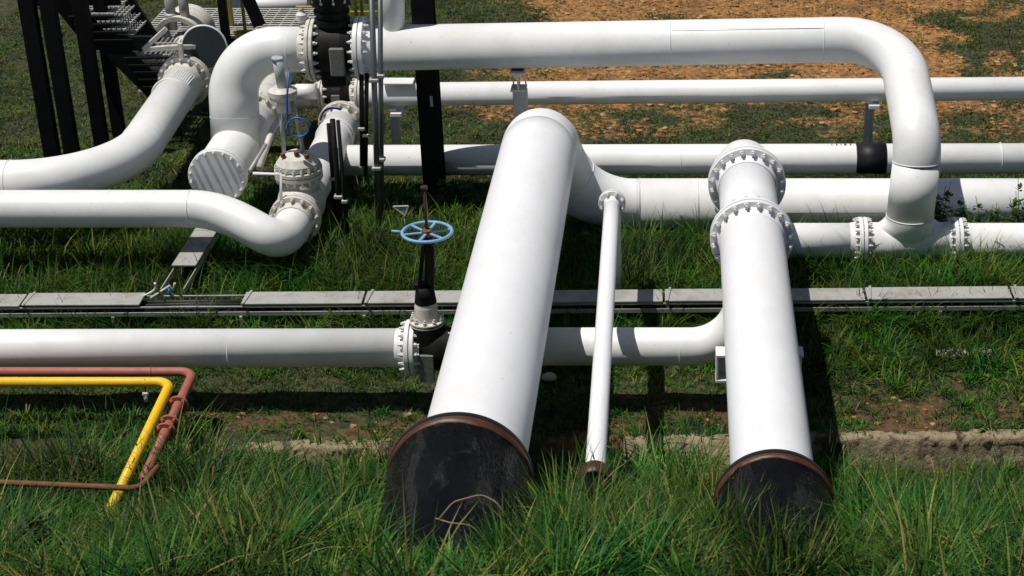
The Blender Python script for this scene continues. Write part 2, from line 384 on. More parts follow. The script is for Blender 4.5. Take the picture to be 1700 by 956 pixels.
# ------------------------------------------------------------------ big pipe with sleeve, elbow and header
zA = 1.26; rA = .375
def sleeve(th, x, y0, y1, z, r, parent=None, dz=0):
    mb = MB(); n = 70; seg = 96
    for i in range(n+1):
        t = i/n; Y = y0+(y1-y0)*t
        for k in range(seg):
            a = 2*PI*k/seg; q = r*(1+.035*t)
            jn = float(fbm(np.array(a*3.0+.01), np.array(Y*4.0), 41))-.5
            q *= 1+.05*jn*min(1, t*8)
            mb.v.append(Vector((x+q*math.cos(a), Y, z+dz*t+q*math.sin(a))))
    for i in range(n):
        for k in range(seg): mb.face((i*seg+k, i*seg+(k+1) % seg, (i+1)*seg+(k+1) % seg, (i+1)*seg+k), True)
    sl = th.part('sleeve', mb, M['tar'], parent)
    bd = MB(); sg = 140
    for i in range(4):
        for k in range(sg):
            a = 2*PI*k/sg; e_ = .035+.035*r+.11*r*float(fbm(np.array(a*4.0), np.array(x*3+2.0), 47)); t = (0, .5, .92, 1)[i]*e_
            q = r+.0075-(.02 if i == 3 else 0)+r*.035*(t/(y0-y1))
            bd.v.append(Vector((x+q*math.cos(a), y0+.015-t, z+dz*t/(y0-y1)+q*math.sin(a))))
        if i:
            for k in range(sg): bd.face(((i-1)*sg+k, (i-1)*sg+(k+1) % sg, i*sg+(k+1) % sg, i*sg+k), True)
    th.part('rust_band', bd, M['band'], sl)
    th.part('rim', MB().lathe([(.0, r*.70), (-.030, r*.78), (-.020, r+.008), (.020, r+.011), (.026, r)], (x, y0+.02, z), (0, -1, 0), 96), M['wrap'], sl)
    return sl
PA0 = PY(789, 716, 10.62); PA0.z = zA; xA = -1.36
A = Thing('gas_main', (xA, 13, 0), 'thickest white pipe entering the larger black sleeve, its far elbow joining a header in grass', 'pipe')
xA0 = PZ(793, 716, zA); xA1 = PZ(897, 235, zA)
mb = MB(); p0 = Vector((xA0.x, 10.2, zA)); p1 = Vector((xA1.x, 16.17, zA))
mb.tube(lerp(p0, p1, 30), rA, 72)
A.part('barrel', mb, M['white_big'])
gL = PZ(1062, 340, .33); gR = PZ(1760, 330, .33); gL.y = 17.05; gR.y = 17.05
zG = .33; rG = .262
pe = Vector((-.36, 17.05, zG))
el = bez(p1, p1+Vector((0, .86, 0)), pe+Vector((-.95, -.12, 0)), pe, 40)
rr = [rA+(rG-rA)*min(1, max(0, (k/40-.25)/.7)) for k in range(41)]
mb = MB().tube(el, rr, 72); seam(mb, el[26], el[27]-el[25], rr[26]); A.part('elbow', mb, M['white_big'])
mb = MB().tube([pe, Vector((6, 17.05, zG))], rG, 64); seam(mb, pe, (1, 0, 0), rG); seam(mb, pe+Vector((.62, 0, 0)), (1, 0, 0), rG); seam(mb, pe+Vector((2.9, 0, 0)), (1, 0, 0), rG)
A.part('header', mb, M['white'])
sleeve(A, xA0.x-.055, PZ(772, 688, zA+.49).y, 7.6, zA-.01, .49, dz=-.55)

# ------------------------------------------------------------------ flanged pipe with sleeve
zB = 1.2; rB = .29
b0 = PZ(1280, 755, zB); b1 = PZ(1246, 372, zB); b2 = PZ(1243, 305, zB)
B = Thing('flanged_main', (b1.x, 13, 0), 'white pipe with two bolted flange rings running toward the viewer into a black sleeve', 'pipe')
xb = lambda Y: b0.x+(b1.x-b0.x)*(Y-b0.y)/(b1.y-b0.y)
fl2 = 14.22; fl1 = 15.5
mb = MB().tube(lerp(Vector((xb(10.0), 10.0, zB)), Vector((xb(fl2), fl2, zB)), 24), rB, 64)
yq = PZ(1285, 736, zB+rB).y; mb.torus((xb(yq), yq, zB), (0, 1, .1), rB, .004, 64, 6)
B.part('barrel', mb, M['white_big'])
B.part('spool', MB().tube([Vector((xb(fl2), fl2, zB)), Vector((xb(fl1), fl1, zB))], rB*.94, 64), M['white_big'])
e0 = Vector((xb(fl1), fl1, zB)); e1 = Vector((xb(fl1), 16.66, .42))
B.part('elbow', MB().tube(bez(e0, e0+Vector((0, .71, 0)), e1+Vector((0, .05, .5)), e1, 26), rB*.96, 56), M['white_big'])
flange(B, (xb(fl2), fl2, zB), (0, 1, 0), .375, rB, .11, 20, .025, M['white_big'])
flange(B, (xb(fl1), fl1, zB), (0, 1, 0), .375, rB*.95, .11, 20, .025, M['white_big'])
sleeve(B, b0.x-.015, PZ(1285, 752, zB+.395).y, 7.4, zB, .395, dz=-.38)
mb = MB()
bl = PZ(1188, 590, .93); br_ = PZ(1333, 588, .93); yb = bl.y
mb.box(((bl.x+br_.x)/2, yb, .96), (br_.x-bl.x, .16, .028)); mb.box(((bl.x+br_.x)/2, yb, .73), (br_.x-bl.x, .16, .028)); mb.box(((bl.x+br_.x)/2, yb+.055, .845), (br_.x-bl.x-.01, .03, .2))
mb.box((bl.x+.012, yb+.0, .845), (.022, .155, .2))
X = Thing('pipe_support', ((bl.x+br_.x)/2, yb, 0), 'white steel channel beam propping the double-flanged pipe', 'support')
X.part('crossbeam', mb, M['white']); X.part('post', MB().box(((bl.x+br_.x)/2, yb+.02, .30), (.16, .12, .83)), M['white'])

# ------------------------------------------------------------------ slim pipe between them
c0 = PZ(988, 780, 1.2); c1 = PZ(1016, 338, 1.2); rC = .0725
C_ = Thing('slim_pipe', (c0.x, 13, 0), 'slim white pipe with a small flange at its far end between the two thick pipes', 'pipe')
C_.part('barrel', MB().tube(lerp(Vector((c0.x+.002, c0.y-.7, 1.15)), Vector((c1.x, c1.y, 1.2)), 12), rC, 32), M['white_big'])
flange(C_, (c1.x, c1.y+.02, 1.2), (0, 1, 0), .128, rC, .055, 8, .017, M['white'])
C_.part('elbow', MB().tube(route([(c1.x, c1.y, 1.2), (c1.x, c1.y+.27, 1.2), (c1.x, c1.y+.27, -.1)], .16), rC, 28), M['white'])
mb = MB().tube([(c0.x, c0.y-.9, 1.15), (c0.x, c0.y-.02, 1.19)], .105, 40); sl = C_.part('sleeve', mb, M['tar'])
C_.part('rust_band', MB().tube([(c0.x, c0.y-.16, 1.185), (c0.x, c0.y-.03, 1.19)], .109, 40), M['band'], sl)

# ------------------------------------------------------------------ pipe with the blue handwheel valve
yD = 13.3; zD = .55; rD = .168
dl = PY(-60, 580, yD); dr = PY(684, 577, yD)
zD = (dl.z+dr.z)/2
D = Thing('valve_pipe', (dl.x, yD, 0), 'long white pipe ending in a bolted flange at the blue handwheel valve', 'pipe')
mb = MB().tube([Vector((dl.x-3, yD, dl.z)), dr], rD, 56); seam(mb, PY(385, 579, yD), (1, 0, 0), rD)
D.part('barrel', mb, M['white'])
flange(D, dr, (1, 0, 0), .245, rD, .085, 16, .019, M['white'])
v = Vector((PY(712, 578, yD).x, yD, dr.z))
V = Thing('gate_valve', (v.x, yD, 0), 'black gate valve with pale blue handwheel and tall rusty stem', 'valve')
mb = MB(); mb.lathe([(-.16, .17), (-.12, .185), (0, .20), (.14, .19), (.17, .17)], v+Vector((.08, 0, 0)), (1, 0, 0), 40)
mb.lathe([(-.02, .17), (.10, .16), (.20, .145)], v+Vector((.0, 0, .06)), (0, 0, 1), 32)
V.part('body', mb, M['blackv'])
V.part('body_face', MB().box(v+Vector((.0, -.195, -.10)), (.13, .03, .26), bev=.012), M['plate'])
flange(V, v+Vector((.26, 0, 0)), (1, 0, 0), .235, .16, .05, 14, .018, M['blackv'], pair=False, hub=False)
bz = PY(712, 530, yD).z
V.part('bonnet', MB().lathe([(0, .10), (.0, .105), (.13, .098), (.22, .080), (.25, .06), (.25, 0)], (v.x, yD, bz), (0, 0, 1), 36), M['white_old'])
flange(V, (v.x, yD, bz-.02), (0, 0, 1), .148, .10, .045, 10, .017, M['white_old'], hub=False)
wh = PY(709, 385, yD); st = PY(704, 311, yD)
mb = MB(); zt = bz+.20
mb.beam((v.x-.055, yD-.03, zt), (wh.x-.035, yD-.02, wh.z-.10), .03, .07, up=(0, 1, 0))
mb.beam((v.x+.035, yD+.0, zt), (wh.x+.02, yD, wh.z-.10), .075, .10, up=(0, 1, 0))
mb.cyl((v.x, yD, zt-.03), (v.x, yD, zt+.12), .095, 20, .075)
mb.box((v.x-.01, yD, zt+.13), (.16, .10, .06), bev=.012)
mb.cyl((wh.x, yD, wh.z-.12), (wh.x, yD, wh.z-.015), .055, 20, .042)
V.part('yoke', mb, M['blackv'])
V.part('stem', MB().cyl((wh.x, yD, wh.z-.02), st, .0135, 14).cyl(st-Vector((0, 0, .012)), st+Vector((0, 0, .01)), .030, 14), M['stem'])
hw = MB().torus(wh, (0, 0, 1), .207, .0145, 56, 10)
for k in range(6):
    a = 2*PI*(k+.1)/6+.2; hw.beam(wh+Vector((math.cos(a)*.03, math.sin(a)*.03, -.004)), wh+Vector((math.cos(a)*.205, math.sin(a)*.205, 0)), .022, .014)
hwo = V.part('handwheel', hw, M['blue'])
V.part('hub', MB().lathe([(-.03, .03), (-.03, .045), (.02, .045), (.03, .03), (.03, .0)], wh, (0, 0, 1), 24), M['rust'], hwo)
V.part('crank_pin', MB().cyl(wh+Vector((-.21, 0, 0)), wh+Vector((-.30, .02, .0)), .011, 10), M['blue'], hwo)
# its other side: the branch rising into the double-flanged pipe
e = Vector((.60, yD, zD+.02))
Br = Thing('branch_pipe', (0, yD, 0), 'white branch pipe curving up from behind the thickest pipe into the double-flanged pipe', 'pipe')
d0 = Vector((v.x+.2, yD, zD+.02))
mb = MB().tube(route([d0, e, (.60, yD, 1.15)], .46, 20), rD*.985, 48); seam(mb, PY(1128, 577, yD), (1, 0, 0), rD*.985)
Br.part('barrel', mb, M['white'])

# ------------------------------------------------------------------ run with the tee and the pipe arching over
yF = 16.1
f0 = PY(1258, 402, yF); fT = PY(1508, 398, yF); f1 = PY(1431, 399, yF); f2 = PY(1588, 397, yF); f3 = PY(1780, 394, yF)
zF = f1.z; rF = .178
for q in (f0, f1, f2, f3, fT): q.z = zF
F1 = Thing('run_pipe', (f0.x, yF, 0), 'white pipe lying in grass between the double-flanged pipe and the first flange of the tee', 'pipe')
F1.part('barrel', MB().tube(route([(f0.x, yF, -.3), f0, f1], .25), rF, 48), M['white'])
F2 = Thing('run_pipe', (f3.x, yF, 0), 'white pipe in grass leaving the far flange of the tee past leafy weeds', 'pipe')
F2.part('barrel', MB().tube([f2, f3+Vector((2, 0, 0))], rF, 48), M['white'])
E = Thing('arch_pipe', (fT.x, yF, 0), 'tall white pipe rising from a flanged tee and arching high across the back', 'pipe')
rE = .238
mb = MB().tube([f1, f2], rF*1.04, 48)
sg = 64; lv = 10
for i in range(lv+1):
    t = i/lv; base_i = len(mb.v)
    for k in range(sg):
        a = 2*PI*k/sg; yy = rF*1.03*math.sin(a)*.985; top = Vector((.242*math.cos(a), .242*math.sin(a), .27)); bot = Vector((.325*math.cos(a), yy, math.sqrt(max(0, (rF*1.035)**2-yy*yy))))
        q_ = 1-(1-t)**2.2; mb.v.append(fT+Vector((bot.x+(top.x-bot.x)*q_, bot.y+(top.y-bot.y)*q_, bot.z+(top.z-bot.z)*t)))
    if i:
        for k in range(sg): mb.face((base_i-sg+k, base_i-sg+(k+1) % sg, base_i+(k+1) % sg, base_i+k), True)
E.part('tee', mb, M['white'])
flange(E, f1, (1, 0, 0), .24, rF, .085, 18, .018, M['white'])
flange(E, f2, (1, 0, 0), .24, rF, .085, 18, .018, M['white'])
yE = 17.55
eR = PY(1385, 66, yE); eL = PY(601, 80, yE)
r0 = fT+Vector((0, 0, .27)); r1 = PY(1513, 268, yF+.02); r1.x = (r0.x+.035)
corner = Vector((r1.x-.05, yE, eR.z+.0))
kn = r1+Vector((0, .05, .05))
mb = MB().tube([r0, r1], rE, 64); seam(mb, r0+Vector((0, 0, .01)), (0, 0, 1), rE); seam(mb, r1, (0, .15, 1), rE)
E.part('riser', mb, M['white'])
upper = route([r1, r1+Vector((0, .02, .22)), corner+Vector((0, -.02, 0)), eR, eL], [.55, .62, 5], 20)
mb = MB().tube(upper, rE, 64)
seam(mb, PY(1365, 66.5, yE), (1, 0, 0), rE); seam(mb, PY(1113, 71, yE), (1, 0, 0), rE)
mb.cyl(Vector((PY(1113, 71, yE).x, yE-rE*.67, eR.z+rE*.742)), Vector((PY(1365, 66, yE).x, yE-rE*.67, eR.z+rE*.742)), .003, 6)
E.part('barrel', mb, M['white'])
flange(E, eL, (1, 0, 0), .335, rE, .10, 18, .021, M['white'])
sb = PY(652, 42, yE); sb2 = Vector((sb.x+.06, yE, sb.z+.9))
E.part('vent_stub', MB().tube([Vector((sb.x, yE, eL.z)), sb2], .115, 32), M['white'])
# support of the arch pipe
sp = PY(860, 112, yE)
X = Thing('pipe_support', (sp.x, yE, 0), 'grey green post with a stubby beam on top under the high arch pipe', 'support')
mb = MB(); zt = sp.z-.0
mb.box((sp.x, yE, zt-.03), (.14, .14, .04))
X.part('saddle', MB().box((sp.x, yE, zt+.0), (.13, .15, .03)), M['blackv'])
mb.box((sp.x, yE, zt-.23), (.165, .2, .025)); mb.box((sp.x, yE, zt-.04), (.165, .2, .03)); mb.box((sp.x, yE, zt-.135), (.018, .19, .18)); mb.box((sp.x-.06, yE+.06, zt-.135), (.012, .06, .17)); mb.box((sp.x+.07, yE+.06, zt-.135), (.012, .06, .17))
X.part('beam_stub', mb, M['white_old'])
X.part('post', MB().box((sp.x+.01, yE+.02, (zt-.25)/2-.05), (.15, .14, zt-.16)), M['grey'])

# ------------------------------------------------------------------ low run with the black wrap
yH = 18.2
h0 = PY(560, 267, yH); h1 = PY(1780, 262, yH); zH = h1.z; rH = .172
H = Thing('low_pipe', (h0.x, yH, 0), 'long low white pipe with a black wrapped band behind the fat header', 'pipe')
h0 = PY(565, 266, yH)
mb = MB().tube([h0, h1+Vector((2, 0, 0))], rH, 48); seam(mb, PY(1130, 265, yH), (1, 0, 0), rH); seam(mb, PY(1660, 262, yH), (1, 0, 0), rH)
H.part('barrel', mb, M['white'])
w0, w1 = PY(1420, 263, yH), PY(1470, 263, yH)
H.part('wrap_band', MB().tube([w0, w1], rH+.004, 48), M['wrap'])
mb = MB()
for px, w_ in ((1380, .012), (1388, .02), (1395, .012), (1402, .03), (1411, .018)):
    q = PY(px, 263, yH); mb.beam((q.x, yH+.012, q.z+.1722), (q.x, yH-.024, q.z+.1710), w_*.7, .002)
H.part('painted_marks', mb, M['black'])

# ------------------------------------------------------------------ small high pipe at the back, its valve, its other end
yI = 19.35
i0 = PY(597, 157, yI); i1 = PY(1780, 142, yI); rI = .137
I = Thing('back_pipe', (i0.x, yI, 0), 'thin white pipe running along the very back behind the arch', 'pipe')
I.part('barrel', MB().tube([i0, i1+Vector((3, 0, 0))], rI, 40), M['white'])
flange(I, i0, (1, 0, 0), .20, rI, .07, 12, .018, M['white_old'])
mb = MB(); q = PY(661, 132, yI-.05); mb.box(q+Vector((0, 0, -.02)), (.36, .2, .02)); 
I.part('top_plate', mb, M['white'])
for px, py, lab in ((1447, 167, 'slim grey post with a white saddle carrying the thin back pipe'), (657, 180, 'short stub post under the thin back pipe beside the black column')):
    q = PY(px, py, yI); X = Thing('pipe_support', (q.x, yI, 0), lab, 'support')
    X.part('saddle', MB().box((q.x+.02, yI-.05, q.z-.03), (.13, .2, .05)).box((q.x-.03, yI, q.z+.005), (.08, .16, .03)), M['white'])
    X.part('post', MB().box((q.x-.02, yI, (q.z-.05)/2-.1), (.10, .09, q.z+.15)).box((q.x-.02, yI-.055, (q.z-.05)/2-.1), (.02, .03, q.z+.14)), M['grey'])
BV = Thing('ball_valve', (PY(560, 157, yI).x, yI, 0), 'small black flanged valve in the thin back pipe below the big black valve', 'valve')
c = PY(562, 158, yI)
BV.part('body', MB().lathe([(-.17, .13), (-.12, .17), (-.05, .20), (.05, .20), (.12, .17), (.17, .13)], c, (1, 0, 0), 36).cyl(c, c+Vector((0, 0, .42)), .09, 20), M['blackv'])
BV.part('body_face', MB().box(c+Vector((0, -.19, -.03)), (.10, .03, .20), bev=.01), M['plate'])
flange(BV, PY(536, 159, yI), (1, 0, 0), .20, rI, .06, 12, .018, M['white_old'])
I2 = Thing('back_pipe', (PY(430, 160, yI).x, yI, 0), 'short white pipe stretch between the small black valve and the arch elbow', 'pipe')
I2.part('barrel', MB().tube([PY(380, 162, yI), PY(535, 159, yI)], rI, 36), M['white_old'])
I2.part('fitting', MB().cyl(PY(492, 152, yI-.22), PY(525, 152, yI-.22), .09, 24), M['white']); I2.part('fitting', MB().cyl(PY(425, 150, yI-.22), PY(462, 152, yI-.22), .08, 24), M['white'])

# ------------------------------------------------------------------ big black valve in the arch pipe
cV = PY(556, 81, yE)
LV = Thing('block_valve', (cV.x, yE, 0), 'big black block valve with ribbed neck between two bolted flanges of the arch pipe', 'valve')
mb = MB().lathe([(-.27, .20), (-.22, .27), (-.10, .29), (.10, .29), (.20, .27), (.26, .20)], cV, (1, 0, 0), 44)
mb.box(cV+Vector((0, 0, -.12)), (.26, .46, .48), bev=.03)
LV.part('body', mb, M['blackv'])
LV.part('body_face', MB().box(cV+Vector((.07, -.285, -.05)), (.15, .05, .30), bev=.012), M['plate'])
pr = [(0, .19), (.03, .17), (.12, .165)]
for zz, r_ in ((.12, .185), (.18, .16), (.235, .185), (.27, .17), (.33, .205), (.40, .215), (.44, .19)): pr += [(zz, pr[-1][1]), (zz, r_), (zz+.03, r_)]
pr += [(.52, .185), (.52, 0)]
LV.part('ribbed_neck', MB().lathe(pr, cV+Vector((.0, 0, .16)), (0, 0, 1), 36), M['blackv'])
LV.part('actuator', MB().lathe([(0, .0), (0, .18), (.5, .18), (.5, 0)], cV+Vector((.03, 0, .74)), (0, 0, 1), 32), M['black'])
for k in range(10):
    t = 2*PI*k/10; LV.part('neck_bolt', MB().cyl(cV+Vector((.2*math.cos(t), .2*math.sin(t), .53)), cV+Vector((.2*math.cos(t), .2*math.sin(t), .62)), .016, 8), M['nut'])
LV.part('top_cap', MB().lathe([(0, .0), (0, .17), (.04, .175), (.05, .165), (.05, 0)], cV+Vector((.03, 0, .70)), (0, 0, 1), 32), M['white_old'])
flange(LV, PY(521, 82, yE), (1, 0, 0), .335, rE, .085, 18, .021, M['white_old'])

# ------------------------------------------------------------------ near end of the arch: elbow dropping into a pipe with a blind flange
xJ = -4.66; zJ = .88; rJ = .255
J = Thing('blind_pipe', (xJ, 16.5, 0), 'white pipe closed by a round bolted blind flange below the arch elbow', 'pipe')
eX = PY(515, 82, yE)
p = route([eX, Vector((xJ, yE, eX.z+.01)), Vector((xJ, yE-.25, zJ))], .50, 26)
rad = [rE]*2+[rE+(.258-rE)*k/(len(p)-3) for k in range(len(p)-2)]
mb = MB().tube(p, rad[:len(p)], 60); seam(mb, PY(482, 82.5, yE), (1, 0, 0), rE)
seam(mb, Vector((xJ, yE-.17, zJ+.31)), (0, -.25, -1), .256)
J.part('elbow', mb, M['white'])
J.part('barrel', MB().tube([(xJ, 16.5, zJ), (xJ, 18.1, zJ)], rJ, 56), M['white'])
flange(J, (xJ, 18.12, zJ), (0, 1, 0), .31, rJ, .08, 18, .02, M['white_old'])
J.part('tail', MB().tube([(xJ, 18.1, zJ), (xJ, 18.4, zJ), (xJ, 20.4, zJ)], [rJ*.98, .15, .15], 36), M['white_old'])
bf = MB().lathe([(0, 0), (0, .288), (.006, .294), (.045, .294), (.045, .27), (.055, .27), (.055, .294), (.10, .294), (.10, .26), (.2, rJ)], (xJ, 16.42, zJ), (0, 1, 0), 64)
bo = J.part('flange', bf, M['white'])
bm_ = bolt_mesh(.10, .019, M['nut'])
for k in range(18):
    t = 2*PI*(k+.5)/18; mt = Matrix.Rotation(PI/2, 4, 'X'); mt.translation = Vector((xJ+.268*math.cos(t), 16.47, zJ+.268*math.sin(t))); J.inst('bolt', bm_, mt, bo)
J.part('drain_line', MB().tube([PY(430, 280, 16.9), PY(452, 215, 17.4), PY(485, 160, 18.2)], .035, 14), M['white_old'])
sv = PY(502, 42, yE)
X = Thing('vent_valve', sv, 'small weathered brass vent valve on top of the arch pipe by the black valve', 'valve')
X.part('body', MB().cyl((sv.x, yE, sv.z-.1), (sv.x, yE, sv.z+.05), .035, 14).lathe([(0, .03), (.03, .06), (.09, .06), (.12, .03), (.16, .03), (.16, 0)], (sv.x, yE, sv.z+.03), (0, 0, 1), 16), M['white_old'])
X.part('lever', MB().beam((sv.x-.05, yE, sv.z+.2), (sv.x+.20, yE, sv.z+.2), .03, .02).cyl((sv.x, yE, sv.z+.15), (sv.x, yE, sv.z+.2), .015, 10), M['olive'])

# ------------------------------------------------------------------ pipe coming from outside and bending back to the closure door
xL = -5.80; zL = .82; yL = 16.45; rL = .225
L = Thing('launcher_pipe', (xL, yL, 0), 'white pipe entering at the edge and bending away to the dark round closure door', 'pipe')
pl = route([(-11, yL, zL), (xL+.1, yL, zL), (xL, 19.55, zL)], 1.05, 24)
mb = MB().tube(pl, rL, 56); seam(mb, pl[1], (1, 0, 0), rL); seam(mb, pl[-2], (0, 1, 0), rL)
mb.torus((xL, 19.0, zL), (0, 1, 0), rL, .012, 48, 6)
for k in range(9): mb.beam((xL+.02+k*.022, 19.06, zL+rL*math.cos(.1+k*.1)+.002), (xL+.02+k*.022, 19.35, zL+rL*math.cos(.1+k*.1)+.002), .008, .012)
L.part('barrel', mb, M['white'])
flange(L, (xL, 19.6, zL), (0, 1, 0), .31, rL, .10, 18, .021, M['white_old'])
# closure with the open door
cl = Thing('closure_door', (xL, 20.3, 0), 'white closure barrel with its dark round hinged door swung open', 'closure')
q = PY(296, 68, 20.6)
cl.part('barrel', MB().lathe([(0, .25), (0, .305), (.03, .31), (.55, .31), (.55, .29), (.04, .29)], q, (.05, 1, 0), 48), M['white_old'])
cl.part('neck', MB().tube([(xL, 19.65, zL), (xL, 20.1, zL), Vector((q.x+.03, 20.75, q.z-.06))], .15, 32), M['white_old'])
dq = PY(339, 79, 19.72)
dn = Vector((.10, -1, .12))
do = cl.part('door', MB().lathe([(0, 0), (0, .252), (-.05, .252), (-.05, 0)], dq, dn, 56), M['door'])
cl.part('door_rim', MB().torus(dq-dn.normalized()*.02, dn, 0.258, .014, 56, 8), M['white'], do)
mb = MB(); a = PY(238, 82, 19.55); b = PY(297, 78, 19.55); c = PY(276, 47, 19.6)
mb.beam(a, b, .05, .06).beam(a, c, .045, .05).beam(b+Vector((.02, 0, -.15)), b+Vector((.02, 0, .05)), .05, .05); mb.beam(b, dq+Vector((-.1, .03, 0)), .05, .05)
cl.part('hinge_arm', mb, M['white_old'])
mb = MB(); a = PY(287, 48, 20.7); mb.cyl(a, a+Vector((0, 0, .55)), .06, 16).cyl(a+Vector((.17, 0, .05)), a+Vector((.17, 0, .55)), .06, 16).torus(a+Vector((0, 0, .18)), (0, 0, 1), .06, .03, 20, 8)
cl.part('vent_stubs', mb, M['galv'])

# ------------------------------------------------------------------ nearer pipe from outside, bending down into the stem valve
yK = 15.9; rK = .188
k0 = PY(-40, 346.5, yK); zK = k0.z
K = Thing('inlet_pipe', (k0.x, yK, 0), 'white pipe from the picture edge curling down to a bolted flange at the stem valve', 'pipe')
k1 = PY(318, 347, yK); k1.z = zK
xN = -3.86; kend = Vector((xN, 16.2, .50))
pk = [Vector((-11, yK, zK)), k0]+bez(k1, k1+Vector((.62, 0, -.01)), Vector((xN+.02, 15.25, .42)), kend, 30)
mb = MB().tube(pk, rK, 52); seam(mb, k1, (1, 0, 0), rK)
K.part('barrel', mb, M['white'])
flange(K, kend+Vector((0, .03, .0)), (0, 1, 0), .262, rK, .09, 14, .021, M['white_old'])
zN = .50; yv = 16.68
SV = Thing('stem_valve', (xN, yv, 0), 'weathered white stem valve with stacked flange bonnet and a tall grey column', 'valve')
cb = Vector((xN-.02, yv, zN))
SV.part('body', MB().lathe([(-.36, rK), (-.2, .22), (0, .25), (.2, .22), (.36, rK)], cb, (0, 1, 0), 36).cyl(cb, cb+Vector((0, 0, .34)), .20, 32), M['white_old'])
flange(SV, cb+Vector((0, 0, .34)), (0, 0, 1), .245, .19, .09, 18, .018, M['white_old'], hub=False)
SV.part('bonnet', MB().lathe([(.0, .22), (.05, .22), (.12, .17), (.16, .09), (.16, 0)], cb+Vector((0, 0, .40)), (0, 0, 1), 36), M['white_old'])
mb = MB()
for sx in (-1, 1): mb.cyl(cb+Vector((sx*.10-.03, 0, .55)), cb+Vector((sx*.06-.05, 0, 1.16)), .022, 12)
SV.part('yoke', mb, M['grey'])
SV.part('gearbox', MB().lathe([(0, .07), (0, .13), (.04, .145), (.09, .145), (.12, .10), (.12, 0)], cb+Vector((-.08, 0, 1.14)), (0, 0, 1), 28).cyl(cb+Vector((-.08, 0, 1.0)), cb+Vector((-.08, 0, 1.15)), .075, 18), M['white_old'])
SV.part('column', MB().cyl(cb+Vector((-.08, 0, 1.25)), PY(460, 98, yv), .05, 20).cyl(PY(460, 100, yv), PY(460, 95, yv), .056, 20), M['grey'])
mb = MB().tube([PY(420, 288, 16.3), PY(466, 289, 16.3), PY(467, 345, 16.15)], .017, 10); SV.part('sensing_line', mb, M['white'])
SV.part('rod', MB().tube([PY(414, 285, 16.4), PY(441, 240, 16.9)], .02, 10), M['galv'])
# little clamps and fittings at the yoke foot
for dx, dz in ((-.12, .57), (.02, .59), (.12, .56)): SV.part('gland_nut', MB().lathe([(0, 0), (0, .026), (.04, .026), (.04, 0)], cb+Vector((dx, -.1, dz-.03)), (0, 0, 1), 6), M['rust'])
N = Thing('valve_outlet', (xN, 18, 0), 'short white pipe running back from the stem valve under the small black valve', 'pipe')
mb = MB().tube([(xN, 16.9, zN), (xN, 18.9, zN)], .20, 40); mb.torus((xN, 18.5, zN), (0, 1, 0), .20, .02, 40, 6); mb.torus((xN, 18.62, zN), (0, 1, 0), .20, .014, 40, 6)
N.part('barrel', mb, M['white'])
N.part('reducer', MB().tube([(xN, 18.62, zN), (xN, 19.0, zN+.02), (xN+.1, 19.4, zN+.06)], [.20, .18, .15], 36), M['white'])
flange(N, (xN, 19.0, zN), (0, 1, 0), .27, .19, .08, 14, .02, M['white_old'])

# ------------------------------------------------------------------ black column, instrument tubes and hoses among the valves
yP = 17.93
q = PZ(718, 334, 0)
X = Thing('steel_column', (-2.72, yP, 0), 'thick black steel column standing behind the arch pipe', 'column')
xp = PY(718, 250, yP).x
mb = MB().box((xp, yP-.10, 1.6), (.23, .018, 3.5)).box((xp, yP+.10, 1.6), (.23, .018, 3.5)).box((xp, yP, 1.6), (.02, .18, 3.5))
X.part('post', mb, M['black']); X.part('base_plate', MB().box((xp, yP, .0), (.34, .34, .05)), M['black'])
X.part('tag_plate', MB().box((xp+.04, yP-.115, 1.20), (.03, .012, .12)), M['grey'])
tubes = [((617, -4), (629, 392), 16.9, .030, 'tallest grey conduit in front of the arch pipe next to the ribbed black valve'),
         ((631, -4), (634, 372), 17.0, .026, 'thinner dark conduit clipped beside the tallest grey conduit'),
         ((552, 198), (569, 408), 16.5, .028, 'dark instrument tube with a white foot in front of the valve outlet'),
         ((561, 200), (580, 420), 16.4, .020, 'thin instrument tube just beside the white-footed one'),
         ((545, 205), (557, 356), 16.8, .020, 'short instrument tube hugging the valve outlet pipe'),
         ((600, 118), (601, 275), 17.3, .024, 'dark tube hanging below the arch flange'),
         ((609, 122), (607, 290), 17.3, .022, 'slender dark tube behind the tallest grey conduit')]
for k, (a, b, Y, r, lab) in enumerate(tubes):
    p0, p1 = PY(*a, Y), PY(*b, Y)
    X = Thing('instrument_tube', p1, lab, 'tube', 'instrument tubes among the valves')
    X.part('tube', MB().cyl(p0, p1, r, 14), M['conduit'] if k < 2 else M['blackv'])
    if k in (0, 2): X.part('foot', MB().cyl(p1-Vector((0, 0, .03)), p1+Vector((0, 0, .05)), r*1.6, 14), M['white_old'])
    for t in ((.33, .70) if k < 2 else (.6,)):
        c = p0.lerp(p1, t); X.part('clamp', MB().box(c, (r*3.2, r*3, .04), bev=.008), M['galv'])
hp = [PY(480, 120, 16.55), PY(476, 165, 16.5), PY(477, 195, 16.5)]
for k in range(30):
    a = PI+.2-k*2*PI*1.15/29*1; cx = PY(495, 211, 16.5); hp.append(cx+Vector((math.cos(a)*.108, -.01*k/29, math.sin(a)*.10)))
solo('hose', MB().tube(hp, .011, 8), M['hose'], 'looped bright blue hose hanging at the tall grey valve column', 'hose')
solo('hose', MB().tube(bez(PY(532, 200, 17.4), PY(535, 180, 17.4), PY(548, 176, 17.4), PY(566, 182, 17.4), 12), .011, 8), M['hose'], 'short blue hose arching over the valve outlet flange', 'hose')

